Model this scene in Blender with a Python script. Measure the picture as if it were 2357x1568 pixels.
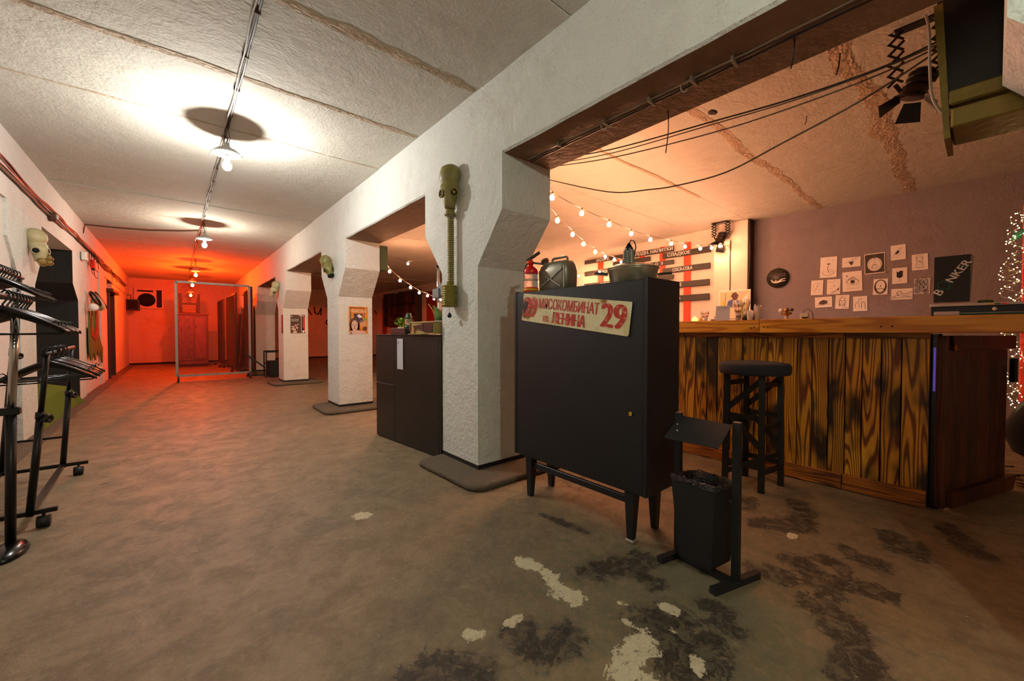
import bpy, math, random
import numpy as np
from mathutils import Vector, Matrix, noise
random.seed(7)
PI = math.pi
SC = bpy.context.scene
COL = SC.collection
for o in list(bpy.data.objects):
    bpy.data.objects.remove(o)

# ------------------------------------------------------------------ camera
cam = bpy.data.cameras.new('camera')
cam.sensor_width = 36.0
cam.lens = 14.052
cam.clip_start = 0.05
cam.clip_end = 100
co = bpy.data.objects.new('camera', cam)
co.location = (0, 0, 1.05)
co.rotation_euler = (math.radians(90 - 1.18), 0, -math.radians(40.22))
COL.objects.link(co)
SC.camera = co

# ------------------------------------------------------------------ world, exposure
SC.view_settings.view_transform = 'Standard'
SC.view_settings.look = 'None'
SC.view_settings.gamma = 1.0
SC.view_settings.use_curve_mapping = False
SC.view_settings.exposure = 1.1
w = bpy.data.worlds.new('world')
SC.world = w
w.use_nodes = True
w.node_tree.nodes['Background'].inputs[0].default_value = (0.8, 0.85, 0.9, 1)
w.node_tree.nodes['Background'].inputs[1].default_value = 0.012
SC.cycles.max_bounces = 6
SC.cycles.diffuse_bounces = 3
SC.cycles.adaptive_threshold = 0.05
SC.cycles.glossy_bounces = 3
SC.cycles.transmission_bounces = 6
SC.cycles.use_denoising = True
SC.cycles.sample_clamp_indirect = 4.0

# light strengths, used by the lamp builders below
P_LAMP1, P_LAMP2, P_NEAR = 930, 560, 600
P_RED = 2400
P_STRING = 350
def area_light(name, loc, rot, sx, sy, power, col):
    l = bpy.data.lights.new(name, 'AREA')
    l.shape = 'RECTANGLE'; l.size = sx; l.size_y = sy; l.energy = power; l.color = col
    o = bpy.data.objects.new(name, l); o.location = loc; o.rotation_euler = rot
    COL.objects.link(o)
    return o

# ------------------------------------------------------------------ materials
MATS = {}
def lin(c):
    return tuple(((x / 12.92) if x <= 0.04045 else ((x + 0.055) / 1.055) ** 2.4) for x in c)
class NT:
    def __init__(s, name):
        s.m = bpy.data.materials.new(name); s.m.use_nodes = True
        s.t = s.m.node_tree; s.n = s.t.nodes; s.b = s.n['Principled BSDF']
        MATS[name] = s.m
    def new(s, typ, **kw):
        n = s.n.new(typ)
        for k, v in kw.items():
            if k in n.inputs: n.inputs[k].default_value = v
            else: setattr(n, k, v)
        return n
    def link(s, a, b): s.t.links.new(a, b)
    def coord(s, kind='Object', scale=(1, 1, 1)):
        c = s.new('ShaderNodeTexCoord'); m = s.new('ShaderNodeMapping')
        m.inputs['Scale'].default_value = scale
        s.link(c.outputs[kind], m.inputs['Vector'])
        return m.outputs['Vector']
    def noise(s, vec, scale, detail=4, rough=0.5, dist=0.0):
        n = s.new('ShaderNodeTexNoise')
        n.inputs['Scale'].default_value = scale; n.inputs['Detail'].default_value = detail
        n.inputs['Roughness'].default_value = rough; n.inputs['Distortion'].default_value = dist
        s.link(vec, n.inputs['Vector'])
        return n.outputs['Fac']
    def ramp(s, fac, stops):
        r = s.new('ShaderNodeValToRGB')
        e = r.color_ramp.elements
        while len(e) < len(stops): e.new(0.5)
        for i, (p, c) in enumerate(stops):
            e[i].position = p; e[i].color = (c[0], c[1], c[2], 1) if not isinstance(c, (int, float)) else (c, c, c, 1)
        s.link(fac, r.inputs['Fac'])
        return r.outputs['Color']
    def mix(s, fac, a, b, mode='MIX'):
        m = s.new('ShaderNodeMix', data_type='RGBA', blend_type=mode)
        for sock, v in ((m.inputs[0], fac), (m.inputs[6], a), (m.inputs[7], b)):
            if hasattr(v, 'is_output') or hasattr(v, 'links'): s.link(v, sock)
            elif isinstance(v, (int, float)): sock.default_value = v if sock.type == 'VALUE' else (v, v, v, 1)
            else: sock.default_value = (v[0], v[1], v[2], 1)
        return m.outputs[2]
    def math(s, op, a, b=None):
        m = s.new('ShaderNodeMath', operation=op)
        for i, v in enumerate((a, b)):
            if v is None: continue
            if hasattr(v, 'links'): s.link(v, m.inputs[i])
            else: m.inputs[i].default_value = v
        return m.outputs[0]
    def bump(s, h, strength=0.4, dist=0.01, prev=None):
        b = s.new('ShaderNodeBump'); b.inputs['Strength'].default_value = strength; b.inputs['Distance'].default_value = dist
        s.link(h, b.inputs['Height'])
        if prev is not None: s.link(prev, b.inputs['Normal'])
        return b.outputs['Normal']
    def out(s, color=None, rough=None, metal=None, normal=None):
        for k, v in (('Base Color', color), ('Roughness', rough), ('Metallic', metal)):
            if v is None: continue
            if hasattr(v, 'links'): s.link(v, s.b.inputs[k])
            elif k == 'Base Color': s.b.inputs[k].default_value = (v[0], v[1], v[2], 1)
            else: s.b.inputs[k].default_value = v
        if normal is not None: s.link(normal, s.b.inputs['Normal'])
        return s.m

def simple(name, srgb, rough=0.5, metal=0.0, var=0.15, scale=8, bump=0.0, bscale=60):
    t = NT(name); c = lin(srgb); v = t.coord()
    n = t.noise(v, scale, 5)
    col = t.mix(n, tuple(x * (1 - var) for x in c), tuple(min(1, x * (1 + var)) for x in c))
    nr = t.bump(t.noise(v, bscale, 3), bump, 0.004) if bump else None
    return t.out(col, rough, metal, nr)
def plaster(name, srgb, grain=45, bstr=0.5, stain=(0.62, 0.56, 0.46), amt=0.5, speck=0.0, dirty=None):
    t = NT(name); c = lin(srgb); v = t.coord('Generated' if False else 'Object')
    geo = t.new('ShaderNodeNewGeometry'); p = geo.outputs['Position']
    n1 = t.noise(p, 1.3, 5, 0.6); n2 = t.noise(p, 7.0, 6, 0.65)
    m = t.math('MULTIPLY', t.ramp(n1, [(0.45, 0), (0.75, 1)]), t.ramp(n2, [(0.4, 0), (0.7, 1)]))
    col = t.mix(t.math('MULTIPLY', m, amt), c, lin(stain))
    col = t.mix(t.math('MULTIPLY', t.ramp(n2, [(0.3, 0), (0.7, 1)]), 0.18), col, tuple(x * 0.72 for x in c))
    if speck:
        n3 = t.noise(p, 130, 2, 0.5)
        col = t.mix(t.math('MULTIPLY', t.ramp(n3, [(0.62, 0), (0.70, 1)]), speck), col, tuple(x * 0.25 for x in c))
    if dirty is not None:
        n4 = t.noise(p, 3.1, 6, 0.75, 0.6)
        col = t.mix(t.ramp(n4, [(0.60, 0), (0.68, 0.6)]), col, lin(dirty))
    b1 = t.noise(p, grain, 4, 0.6); b0 = t.noise(p, grain * 0.22, 4, 0.6)
    nr = t.bump(b1, bstr, 0.018); nr = t.bump(b0, bstr * 0.7, 0.04, nr)
    return t.out(col, 0.85, 0.0, nr)
def emit(name, col, strength):
    t = NT(name); t.b.inputs['Base Color'].default_value = (*col, 1)
    t.b.inputs['Emission Color'].default_value = (*col, 1); t.b.inputs['Emission Strength'].default_value = strength
    return t.m
def wood(name, light, mid, dark, burn=0.6, axis=2, rough=0.45, ring=9.0):
    t = NT(name)
    tc = t.new('ShaderNodeTexCoord'); oi = t.new('ShaderNodeObjectInfo')
    sc = [1.0, 1.0, 1.0]; sc[axis] = 0.075
    mp = t.new('ShaderNodeMapping'); mp.inputs['Scale'].default_value = sc
    t.link(tc.outputs['Object'], mp.inputs['Vector'])
    off = t.math('MULTIPLY', oi.outputs['Random'], 37.0)
    ad = t.new('ShaderNodeVectorMath', operation='ADD')
    cb = t.new('ShaderNodeCombineXYZ'); t.link(off, cb.inputs[0]); t.link(off, cb.inputs[1]); t.link(off, cb.inputs[2])
    t.link(mp.outputs[0], ad.inputs[0]); t.link(cb.outputs[0], ad.inputs[1])
    v = ad.outputs[0]
    n = t.noise(v, 6.5, 2, 0.4, 0.2)
    rings = t.math('SINE', t.math('ADD', t.math('MULTIPLY', n, ring * 17.0), t.math('MULTIPLY', t.noise(v, 24, 2, 0.5), 3.0)))
    rings = t.math('ADD', t.math('MULTIPLY', rings, 0.5), 0.5)
    fine = t.noise(v, 90, 3, 0.6)
    col = t.mix(t.ramp(rings, [(0.08, 0), (0.6, 1)]), lin(mid), lin(light))
    col = t.mix(t.math('MULTIPLY', fine, 0.45), col, lin(dark))
    # knots
    sc2 = [1.0, 1.0, 1.0]; sc2[axis] = 0.55
    mp2 = t.new('ShaderNodeMapping'); mp2.inputs['Scale'].default_value = sc2
    t.link(tc.outputs['Object'], mp2.inputs['Vector'])
    ad2 = t.new('ShaderNodeVectorMath', operation='ADD'); t.link(mp2.outputs[0], ad2.inputs[0]); t.link(cb.outputs[0], ad2.inputs[1])
    vo = t.new('ShaderNodeTexVoronoi'); vo.inputs['Scale'].default_value = 4.2; t.link(ad2.outputs[0], vo.inputs['Vector'])
    kn = t.ramp(vo.outputs['Distance'], [(0.05, 1), (0.11, 0)])
    col = t.mix(t.math('MULTIPLY', kn, 0.9), col, lin(dark))
    if burn:
        bn = t.noise(ad2.outputs[0], 3.4, 3, 0.55, 0.2)
        col = t.mix(t.math('MULTIPLY', t.ramp(bn, [(0.50, 0), (0.62, 1)]), burn), col, (0.008, 0.005, 0.003))
    br = t.math('ADD', t.math('MULTIPLY', oi.outputs['Random'], 0.5), 0.7)
    hs = t.new('ShaderNodeHueSaturation'); t.link(col, hs.inputs['Color']); t.link(br, hs.inputs['Value'])
    nr = t.bump(rings, 0.25, 0.002)
    return t.out(hs.outputs[0], rough, 0.0, nr)

plaster('white_plaster', (0.83, 0.84, 0.815), 42, 0.6, speck=0.4, amt=0.4)
plaster('left_plaster', (0.84, 0.81, 0.78), 40, 0.35, amt=0.2)
plaster('ceiling_plaster', (0.79, 0.775, 0.73), 46, 0.36, stain=(0.6, 0.52, 0.4), amt=0.45)
plaster('beam_under_lit', (0.52, 0.42, 0.33), 30, 0.5, stain=(0.3, 0.22, 0.16), amt=0.9, dirty=(0.25, 0.19, 0.15))  # same plaster as the beam faces, brown-orange light below painted into its colour
plaster('seam_plaster', (0.74, 0.66, 0.57), 28, 0.8, stain=(0.45, 0.38, 0.3), amt=0.9)
plaster('grey_wall', (0.55, 0.50, 0.515), 48, 0.5, stain=(0.44, 0.38, 0.33), amt=0.6)
plaster('cream_wall', (0.86, 0.80, 0.74), 40, 0.35, amt=0.3)
plaster('end_plaster', (0.80, 0.62, 0.50), 30, 0.3, amt=0.4, stain=(0.5, 0.36, 0.26))
plaster('black_paint_wall', (0.10, 0.095, 0.095), 30, 0.25, stain=(0.2, 0.19, 0.18), amt=0.5)
plaster('slab_concrete', (0.36, 0.32, 0.26), 22, 0.9, stain=(0.2, 0.17, 0.12), amt=0.8)
simple('black_paint', (0.06, 0.075, 0.095), 0.42, var=0.25, scale=3, bump=0.15, bscale=30)
simple('brown_black_paint', (0.09, 0.072, 0.074), 0.33, var=0.3, scale=4, bump=0.1, bscale=40)
simple('black_metal', (0.065, 0.062, 0.062), 0.38, 0.3)
simple('dark_grey_metal', (0.11, 0.118, 0.125), 0.5, 0.2, bump=0.1, bscale=200)
simple('black_plastic', (0.04, 0.045, 0.048), 0.22)
simple('black_rubber', (0.07, 0.07, 0.07), 0.5)
simple('chrome', (0.75, 0.73, 0.7), 0.2, 1.0, var=0.05)
simple('steel_wire', (0.6, 0.58, 0.55), 0.35, 0.9)
simple('galvanised', (0.60, 0.56, 0.52), 0.5, 0.4, var=0.3)
simple('rust_mesh', (0.15, 0.09, 0.07), 0.7, 0.1, var=0.4)
simple('brown_wood_dark', (0.22, 0.11, 0.07), 0.6, var=0.3)
simple('rust_door', (0.24, 0.08, 0.05), 0.6, var=0.3)
simple('olive_rubber', (0.50, 0.46, 0.25), 0.42, var=0.2, scale=14, bump=0.15, bscale=25)
simple('pale_rubber', (0.70, 0.66, 0.50), 0.5, var=0.2, scale=14, bump=0.15, bscale=25)
simple('olive_paint', (0.48, 0.44, 0.12), 0.35, 0.2, var=0.2)
simple('lens_glass', (0.16, 0.17, 0.14), 0.08, 0.1)
simple('lens_yellow', (0.75, 0.6, 0.05), 0.3)
simple('cable_black', (0.08, 0.07, 0.06), 0.5)
simple('cable_brown', (0.32, 0.24, 0.18), 0.6)
simple('cable_white', (0.62, 0.58, 0.52), 0.5)
simple('white_plastic', (0.85, 0.84, 0.8), 0.4)
simple('enamel_shade', (0.72, 0.73, 0.72), 0.35)
simple('rust_brown', (0.35, 0.22, 0.14), 0.7)
simple('red_orange_paint', (0.93, 0.24, 0.06), 0.5, var=0.1)
simple('red_paint', (0.82, 0.07, 0.04), 0.25, var=0.05)
simple('red_sign', (0.55, 0.05, 0.04), 0.5)
simple('yellow_band', (0.88, 0.62, 0.08), 0.4)
simple('jerry_metal', (0.50, 0.48, 0.42), 0.38, 0.55, var=0.35, scale=12, bump=0.25, bscale=18)
simple('pan_metal', (0.68, 0.65, 0.56), 0.3, 0.75, var=0.12, scale=6, bump=0.05)
simple('grey_device', (0.50, 0.50, 0.44), 0.45, 0.3)
simple('blue_grey_metal', (0.36, 0.45, 0.47), 0.4, 0.4)
simple('filter_khaki', (0.60, 0.50, 0.28), 0.45, 0.2)
simple('board_red', (0.72, 0.10, 0.06), 0.6)
simple('brass', (0.62, 0.42, 0.16), 0.35, 0.8, var=0.3)
simple('paper', (0.93, 0.89, 0.86), 0.8, var=0.04)
simple('paper_grey', (0.72, 0.71, 0.74), 0.7, var=0.05)
simple('paper_dark', (0.28, 0.24, 0.22), 0.8, var=0.3, scale=25)
simple('ink', (0.07, 0.06, 0.06), 0.7)
simple('ink_mid', (0.34, 0.30, 0.29), 0.8)
simple('white_print', (0.86, 0.85, 0.82), 0.6)
simple('chalk', (0.82, 0.80, 0.76), 0.8)
simple('slat_paint', (0.20, 0.175, 0.15), 0.5, var=0.3, scale=10, bump=0.1)
simple('board_black', (0.07, 0.07, 0.07), 0.5)
simple('teal_print', (0.05, 0.42, 0.33), 0.4)
simple('navy_device', (0.06, 0.07, 0.12), 0.35)
simple('straw_red', (0.75, 0.1, 0.1), 0.5)
simple('straw_white', (0.9, 0.88, 0.84), 0.5)
simple('straw_green', (0.25, 0.5, 0.15), 0.5)
simple('straw_yellow', (0.85, 0.72, 0.2), 0.5)
simple('straw_tan', (0.78, 0.64, 0.42), 0.6)
simple('paper_cup', (0.86, 0.84, 0.82), 0.5)
simple('plant_green', (0.45, 0.62, 0.15), 0.5, var=0.35, scale=40)
simple('dark_green_metal', (0.14, 0.24, 0.12), 0.4, 0.2)
simple('felt_green', (0.25, 0.36, 0.1), 0.8, var=0.25, scale=20)
simple('felt_tan', (0.62, 0.55, 0.3), 0.8)
simple('pampas', (0.72, 0.56, 0.22), 0.9, var=0.3, scale=60)
simple('case_wood', (0.60, 0.52, 0.30), 0.6, var=0.3, scale=20)
simple('leather_black', (0.10, 0.09, 0.09), 0.4, bump=0.2)
simple('book_brown', (0.30, 0.17, 0.10), 0.7, var=0.4)
simple('book_dark', (0.14, 0.10, 0.09), 0.7)
simple('grey_fabric', (0.13, 0.13, 0.16), 0.95, var=0.2, scale=90, bump=0.4, bscale=250)
simple('stool_black', (0.055, 0.048, 0.045), 0.45, var=0.4, scale=12, bump=0.3, bscale=40)
simple('skin_print', (0.80, 0.68, 0.62), 0.6)
simple('hair_print', (0.32, 0.2, 0.18), 0.6)
simple('poster_orange', (0.80, 0.50, 0.16), 0.6, var=0.3, scale=30)
simple('poster_brown', (0.30, 0.19, 0.13), 0.6, var=0.4, scale=30)
simple('poster_purple', (0.22, 0.18, 0.30), 0.6)
simple('poster_cream', (0.85, 0.74, 0.58), 0.6, var=0.15, scale=25)
simple('blue_print', (0.28, 0.34, 0.55), 0.6)
simple('glaze_white', (0.82, 0.78, 0.70), 0.3)
simple('cloth_black', (0.015, 0.015, 0.02), 0.9)
simple('cape_olive', (0.36, 0.38, 0.14), 0.7, var=0.3, scale=9)
simple('cape_red', (0.60, 0.16, 0.08), 0.7)
simple('vent_dark', (0.06, 0.035, 0.03), 0.8)
simple('pink_frame', (0.80, 0.62, 0.52), 0.6)
simple('char_black', (0.03, 0.025, 0.025), 0.9)
simple('lamp_can', (0.20, 0.15, 0.11), 0.45, 0.5)
simple('tv_black', (0.075, 0.06, 0.06), 0.35, var=0.3, scale=10)
simple('gilded_wood', (0.50, 0.44, 0.22), 0.35, 0.6, var=0.5, scale=14, bump=0.5, bscale=35)
wood('plank_wood', (0.88, 0.62, 0.15), (0.46, 0.23, 0.04), (0.12, 0.06, 0.02), burn=0.95)
wood('plank_wood_side', (0.40, 0.20, 0.08), (0.27, 0.12, 0.05), (0.10, 0.05, 0.03), burn=0.7)  # darker plank tones for the door at the bar end
wood('rail_wood', (0.74, 0.44, 0.11), (0.46, 0.23, 0.07), (0.15, 0.07, 0.03), burn=0.5, axis=1)
wood('worktop_wood', (0.86, 0.60, 0.18), (0.72, 0.44, 0.11), (0.36, 0.18, 0.05), burn=0.0, axis=1, rough=0.35, ring=5)
wood('wardrobe_wood', (0.52, 0.30, 0.18), (0.40, 0.2, 0.12), (0.2, 0.1, 0.05), burn=0.0)

t = NT('turf'); v = t.coord()
t.out(t.mix(t.noise(v, 60, 4), lin((0.22, 0.36, 0.03)), lin((0.50, 0.62, 0.12))), 0.9, 0, t.bump(t.noise(v, 160, 3), 0.9, 0.02))
t = NT('frosted_plastic'); t.b.inputs['Base Color'].default_value = (0.85, 0.83, 0.82, 1); t.b.inputs['Roughness'].default_value = 0.12
t.b.inputs['Transmission Weight'].default_value = 0.85; t.b.inputs['IOR'].default_value = 1.2
t = NT('bag_plastic'); t.b.inputs['Base Color'].default_value = (0.85, 0.82, 0.80, 1); t.b.inputs['Roughness'].default_value = 0.3
t.b.inputs['Transmission Weight'].default_value = 0.5; t.b.inputs['IOR'].default_value = 1.15
t = NT('bin_liner'); v = t.coord()
t.out((0.012, 0.012, 0.013), 0.16, 0, t.bump(t.noise(v, 35, 4, 0.6, 1.5), 1.0, 0.02))
# enamel address sign: cream with rust on the edges
t = NT('sign_enamel'); v = t.coord()
n = t.noise(v, 9, 6, 0.7)
col = t.mix(t.ramp(n, [(0.50, 0), (0.62, 1)]), lin((0.86, 0.82, 0.66)), lin((0.80, 0.75, 0.55)))
n2 = t.noise(v, 22, 6, 0.75)
at = t.new('ShaderNodeAttribute', attribute_name='rust')
r = t.math('ADD', t.math('MULTIPLY', at.outputs['Fac'], 0.75), t.math('MULTIPLY', n2, 0.6))
col = t.mix(t.ramp(r, [(0.62, 0), (0.72, 1)]), col, lin((0.55, 0.36, 0.10)))
col = t.mix(t.ramp(r, [(0.86, 0), (0.96, 1)]), col, lin((0.18, 0.10, 0.05)))
t.out(col, 0.35)
# worn red enamel lettering
t = NT('sign_red'); v = t.coord()
n = t.noise(v, 45, 5, 0.7)
t.out(t.mix(t.ramp(n, [(0.55, 0), (0.66, 1)]), lin((0.72, 0.16, 0.08)), lin((0.84, 0.66, 0.52))), 0.4)
# floor
t = NT('floor_concrete')
geo = t.new('ShaderNodeNewGeometry'); p = geo.outputs['Position']
n1 = t.noise(p, 0.9, 6, 0.62, 0.3); n2 = t.noise(p, 5.5, 8, 0.7, 0.4); n3 = t.noise(p, 28, 5, 0.7)
col = t.mix(t.ramp(n1, [(0.35, 0), (0.65, 1)]), lin((0.475, 0.415, 0.315)), lin((0.54, 0.465, 0.35)))
col = t.mix(t.math('MULTIPLY', t.ramp(n2, [(0.42, 0), (0.60, 1)]), 0.6), col, lin((0.385, 0.325, 0.25)))
col = t.mix(t.math('MULTIPLY', t.ramp(n3, [(0.5, 0), (0.72, 1)]), 0.45), col, lin((0.60, 0.55, 0.45)))
at = t.new('ShaderNodeAttribute', attribute_name='stain'); sp = t.new('ShaderNodeSeparateColor'); t.link(at.outputs['Color'], sp.inputs[0])
edge = t.math('MULTIPLY', t.math('SUBTRACT', t.noise(p, 9, 8, 0.72, 0.9), 0.5), 2.3)
fine = t.math('MULTIPLY', t.math('SUBTRACT', t.noise(p, 38, 6, 0.75, 0.8), 0.5), 1.3)
edge = t.math('ADD', edge, fine)
gz = t.math('ADD', sp.outputs['Blue'], edge)   # greenish light of the near lamp, tinted into the floor colour
col = t.mix(t.math('MULTIPLY', t.ramp(gz, [(0.30, 0), (0.75, 1)]), 0.75), col, t.mix(n2, lin((0.36, 0.355, 0.27)), lin((0.46, 0.45, 0.35))))
gd = t.math('ADD', sp.outputs['Green'], edge)
ero = t.ramp(t.noise(p, 17, 8, 0.78, 0.7), [(0.44, .25), (0.50, 1)])
dmask = t.math('MULTIPLY', t.ramp(gd, [(0.485, 0), (0.505, .85), (0.9, 1)]), ero)
halo = t.ramp(gd, [(-0.0, 0), (0.55, 1)])
col = t.mix(t.math('MULTIPLY', halo, 0.35), col, lin((0.27, 0.245, 0.195)))
col = t.mix(t.math('MULTIPLY', dmask, 0.86), col, t.mix(t.ramp(t.noise(p, 24, 6, 0.8), [(0.45, 0), (0.62, 1)]), lin((0.09, 0.08, 0.07)), lin((0.25, 0.22, 0.18))))
gr = t.math('ADD', sp.outputs['Red'], edge)
lmask = t.math('MULTIPLY', t.ramp(gr, [(0.495, 0), (0.51, 1)]), t.ramp(t.noise(p, 34, 7, 0.75, 0.6), [(0.38, .15), (0.44, 1)]))
col = t.mix(t.math('MULTIPLY', lmask, 0.92), col, t.mix(t.noise(p, 70, 4, 0.8), lin((0.66, 0.62, 0.50)), lin((0.93, 0.89, 0.76))))
vo = t.new('ShaderNodeTexVoronoi', feature='DISTANCE_TO_EDGE'); vo.inputs['Scale'].default_value = 0.42
wv = t.new('ShaderNodeVectorMath', operation='ADD'); nn = t.new('ShaderNodeTexNoise'); nn.inputs['Scale'].default_value = 2.2; nn.inputs['Detail'].default_value = 5
t.link(p, nn.inputs['Vector']); t.link(p, wv.inputs[0]); t.link(nn.outputs['Color'], wv.inputs[1]); t.link(wv.outputs[0], vo.inputs['Vector'])
crack = t.ramp(vo.outputs['Distance'], [(0.0, 1), (0.0045, 0)])
crack = t.math('MULTIPLY', crack, t.ramp(n1, [(0.45, 0), (0.55, 1)]))
col = t.mix(t.math('MULTIPLY', crack, 0.85), col, lin((0.22, 0.19, 0.15)))
spk = t.noise(p, 75, 3, 0.6)
col = t.mix(t.math('MULTIPLY', t.ramp(spk, [(0.70, 0), (0.73, 1)]), 0.55), col, lin((0.70, 0.65, 0.55)))
col = t.mix(t.math('MULTIPLY', t.ramp(t.noise(p, 52, 3, 0.6), [(0.27, 1), (0.31, 0)]), 0.6), col, lin((0.16, 0.14, 0.11)))
col = t.mix(t.math('MULTIPLY', t.ramp(t.noise(p, 3.2, 9, 0.8, 1.6), [(0.60, 0), (0.66, 1)]), 0.35), col, lin((0.62, 0.56, 0.46)))
nr = t.bump(t.noise(p, 48, 6, 0.75), 0.45, 0.008); nr = t.bump(t.math('SUBTRACT', n2, t.math('ADD', t.math('MULTIPLY', lmask, 0.5), t.math('MULTIPLY', dmask, 0.25))), 0.45, 0.012, nr)
rg = t.ramp(n2, [(0.3, 0.36), (0.7, 0.68)])
t.out(col, rg, 0, nr)

# ------------------------------------------------------------------ mesh builder
def V(*a): return Vector(a)
class M:
    def __init__(s): s.v = []; s.f = []; s.mi = []; s.mats = []; s.sm = []; s.cur = 0; s.smooth = False
    def use(s, mat):
        if mat not in s.mats: s.mats.append(mat)
        s.cur = s.mats.index(mat); return s
    def add(s, vs, fs):
        b = len(s.v); s.v += [tuple(x) for x in vs]
        for f in fs:
            s.f.append(tuple(b + i for i in f)); s.mi.append(s.cur); s.sm.append(s.smooth)
        return s
    def box(s, lo, hi):
        x0, y0, z0 = lo; x1, y1, z1 = hi
        vs = [(x0, y0, z0), (x1, y0, z0), (x1, y1, z0), (x0, y1, z0), (x0, y0, z1), (x1, y0, z1), (x1, y1, z1), (x0, y1, z1)]
        return s.add(vs, [(3, 2, 1, 0), (4, 5, 6, 7), (0, 1, 5, 4), (1, 2, 6, 5), (2, 3, 7, 6), (3, 0, 4, 7)])
    def cbox(s, lo, hi, c=0.006):
        # box with chamfered edges
        x0, y0, z0 = lo; x1, y1, z1 = hi
        vs = []; idx = {}
        for sx, X in ((0, x0), (1, x1)):
            for sy, Y in ((0, y0), (1, y1)):
                for sz, Z in ((0, z0), (1, z1)):
                    dx = c if sx == 0 else -c; dy = c if sy == 0 else -c; dz = c if sz == 0 else -c
                    idx[(sx, sy, sz, 0)] = len(vs); vs.append((X, Y + dy, Z + dz))
                    idx[(sx, sy, sz, 1)] = len(vs); vs.append((X + dx, Y, Z + dz))
                    idx[(sx, sy, sz, 2)] = len(vs); vs.append((X + dx, Y + dy, Z))
        fs = []
        for a in range(3):
            for e in (0, 1):
                o = [0, 0, 0]; q = []
                for (p_, r_) in ((0, 0), (1, 0), (1, 1), (0, 1)):
                    o[a] = e; o[(a + 1) % 3] = p_; o[(a + 2) % 3] = r_
                    q.append(idx[(o[0], o[1], o[2], a)])
                fs.append(tuple(q) if e else tuple(reversed(q)))
        for a in range(3):
            b_, c_ = (a + 1) % 3, (a + 2) % 3
            for e1 in (0, 1):
                for e2 in (0, 1):
                    o = [0, 0, 0]; o[b_] = e1; o[c_] = e2
                    o[a] = 0; p0 = tuple(o); o[a] = 1; p1 = tuple(o)
                    q = (idx[p0 + (b_,)], idx[p1 + (b_,)], idx[p1 + (c_,)], idx[p0 + (c_,)])
                    fs.append(q if (e1 ^ e2) else tuple(reversed(q)))
        for k in idx:
            if k[3] == 0:
                q = (idx[k[:3] + (0,)], idx[k[:3] + (1,)], idx[k[:3] + (2,)])
                fs.append(q if (k[0] + k[1] + k[2]) % 2 else tuple(reversed(q)))
        return s.add(vs, fs)
    def hexa(s, p):  # 8 corner points: bottom 4 ccw, top 4 ccw
        return s.add(p, [(3, 2, 1, 0), (4, 5, 6, 7), (0, 1, 5, 4), (1, 2, 6, 5), (2, 3, 7, 6), (3, 0, 4, 7)])
    def bar(s, a, b, wx, wy, up=(0, 0, 1)):
        a = Vector(a); b = Vector(b); d = (b - a).normalized(); u = Vector(up)
        if abs(d.dot(u)) > 0.98: u = Vector((0, 1, 0))
        x = d.cross(u).normalized() * wx / 2; y = x.normalized().cross(d).normalized() * wy / 2
        return s.hexa([a - x - y, a + x - y, a + x + y, a - x + y, b - x - y, b + x - y, b + x + y, b - x + y])
    def ring(s, c, d, r, n, ph=0):
        d = Vector(d).normalized(); u = Vector((0, 0, 1)) if abs(d.z) < 0.9 else Vector((1, 0, 0))
        x = d.cross(u).normalized(); y = d.cross(x).normalized()
        return [Vector(c) + x * r * math.cos(2 * PI * i / n + ph) + y * r * math.sin(2 * PI * i / n + ph) for i in range(n)]
    def loft(s, rings, cap=True, closed=False):
        n = len(rings[0]); vs = [p for r in rings for p in r]; fs = []
        m = len(rings)
        for j in range(m if closed else m - 1):
            k = (j + 1) % m
            for i in range(n):
                i2 = (i + 1) % n
                fs.append((j * n + i, j * n + i2, k * n + i2, k * n + i))
        if cap and not closed:
            fs.append(tuple(range(n - 1, -1, -1))); fs.append(tuple((m - 1) * n + i for i in range(n)))
        return s.add(vs, fs)
    def cyl(s, a, b, r0, r1=None, n=12, cap=True):
        r1 = r0 if r1 is None else r1
        d = Vector(b) - Vector(a)
        return s.loft([s.ring(a, d, r0, n), s.ring(b, d, r1, n)], cap)
    def tube(s, pts, r, n=6, cap=True):
        pts = [Vector(p) for p in pts]; rings = []
        x = None
        for i, p in enumerate(pts):
            d = (pts[min(i + 1, len(pts) - 1)] - pts[max(i - 1, 0)])
            if d.length < 1e-9: d = Vector((0, 0, 1))
            d.normalize()
            if x is None:
                u = Vector((0, 0, 1)) if abs(d.z) < 0.9 else Vector((1, 0, 0)); x = d.cross(u).normalized()
            else:
                x = (x - d * x.dot(d)).normalized()
            y = d.cross(x)
            rr = r[i] if isinstance(r, (list, tuple)) else r
            rings.append([p + (x * math.cos(2 * PI * k / n) + y * math.sin(2 * PI * k / n)) * rr for k in range(n)])
        return s.loft(rings, cap)
    def lathe(s, prof, c=(0, 0, 0), n=16, axis=(0, 0, 1), sx=1, sy=1):
        a = Vector(axis).normalized(); u = Vector((0, 0, 1)) if abs(a.z) < 0.9 else Vector((1, 0, 0))
        x = a.cross(u).normalized() if abs(a.z) < 0.9 else Vector((1, 0, 0)); y = a.cross(x).normalized(); c = Vector(c)
        rings = [[c + a * h + (x * math.cos(2 * PI * k / n) * sx + y * math.sin(2 * PI * k / n) * sy) * max(r, 1e-5) for k in range(n)] for r, h in prof]
        return s.loft(rings, True)
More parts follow.
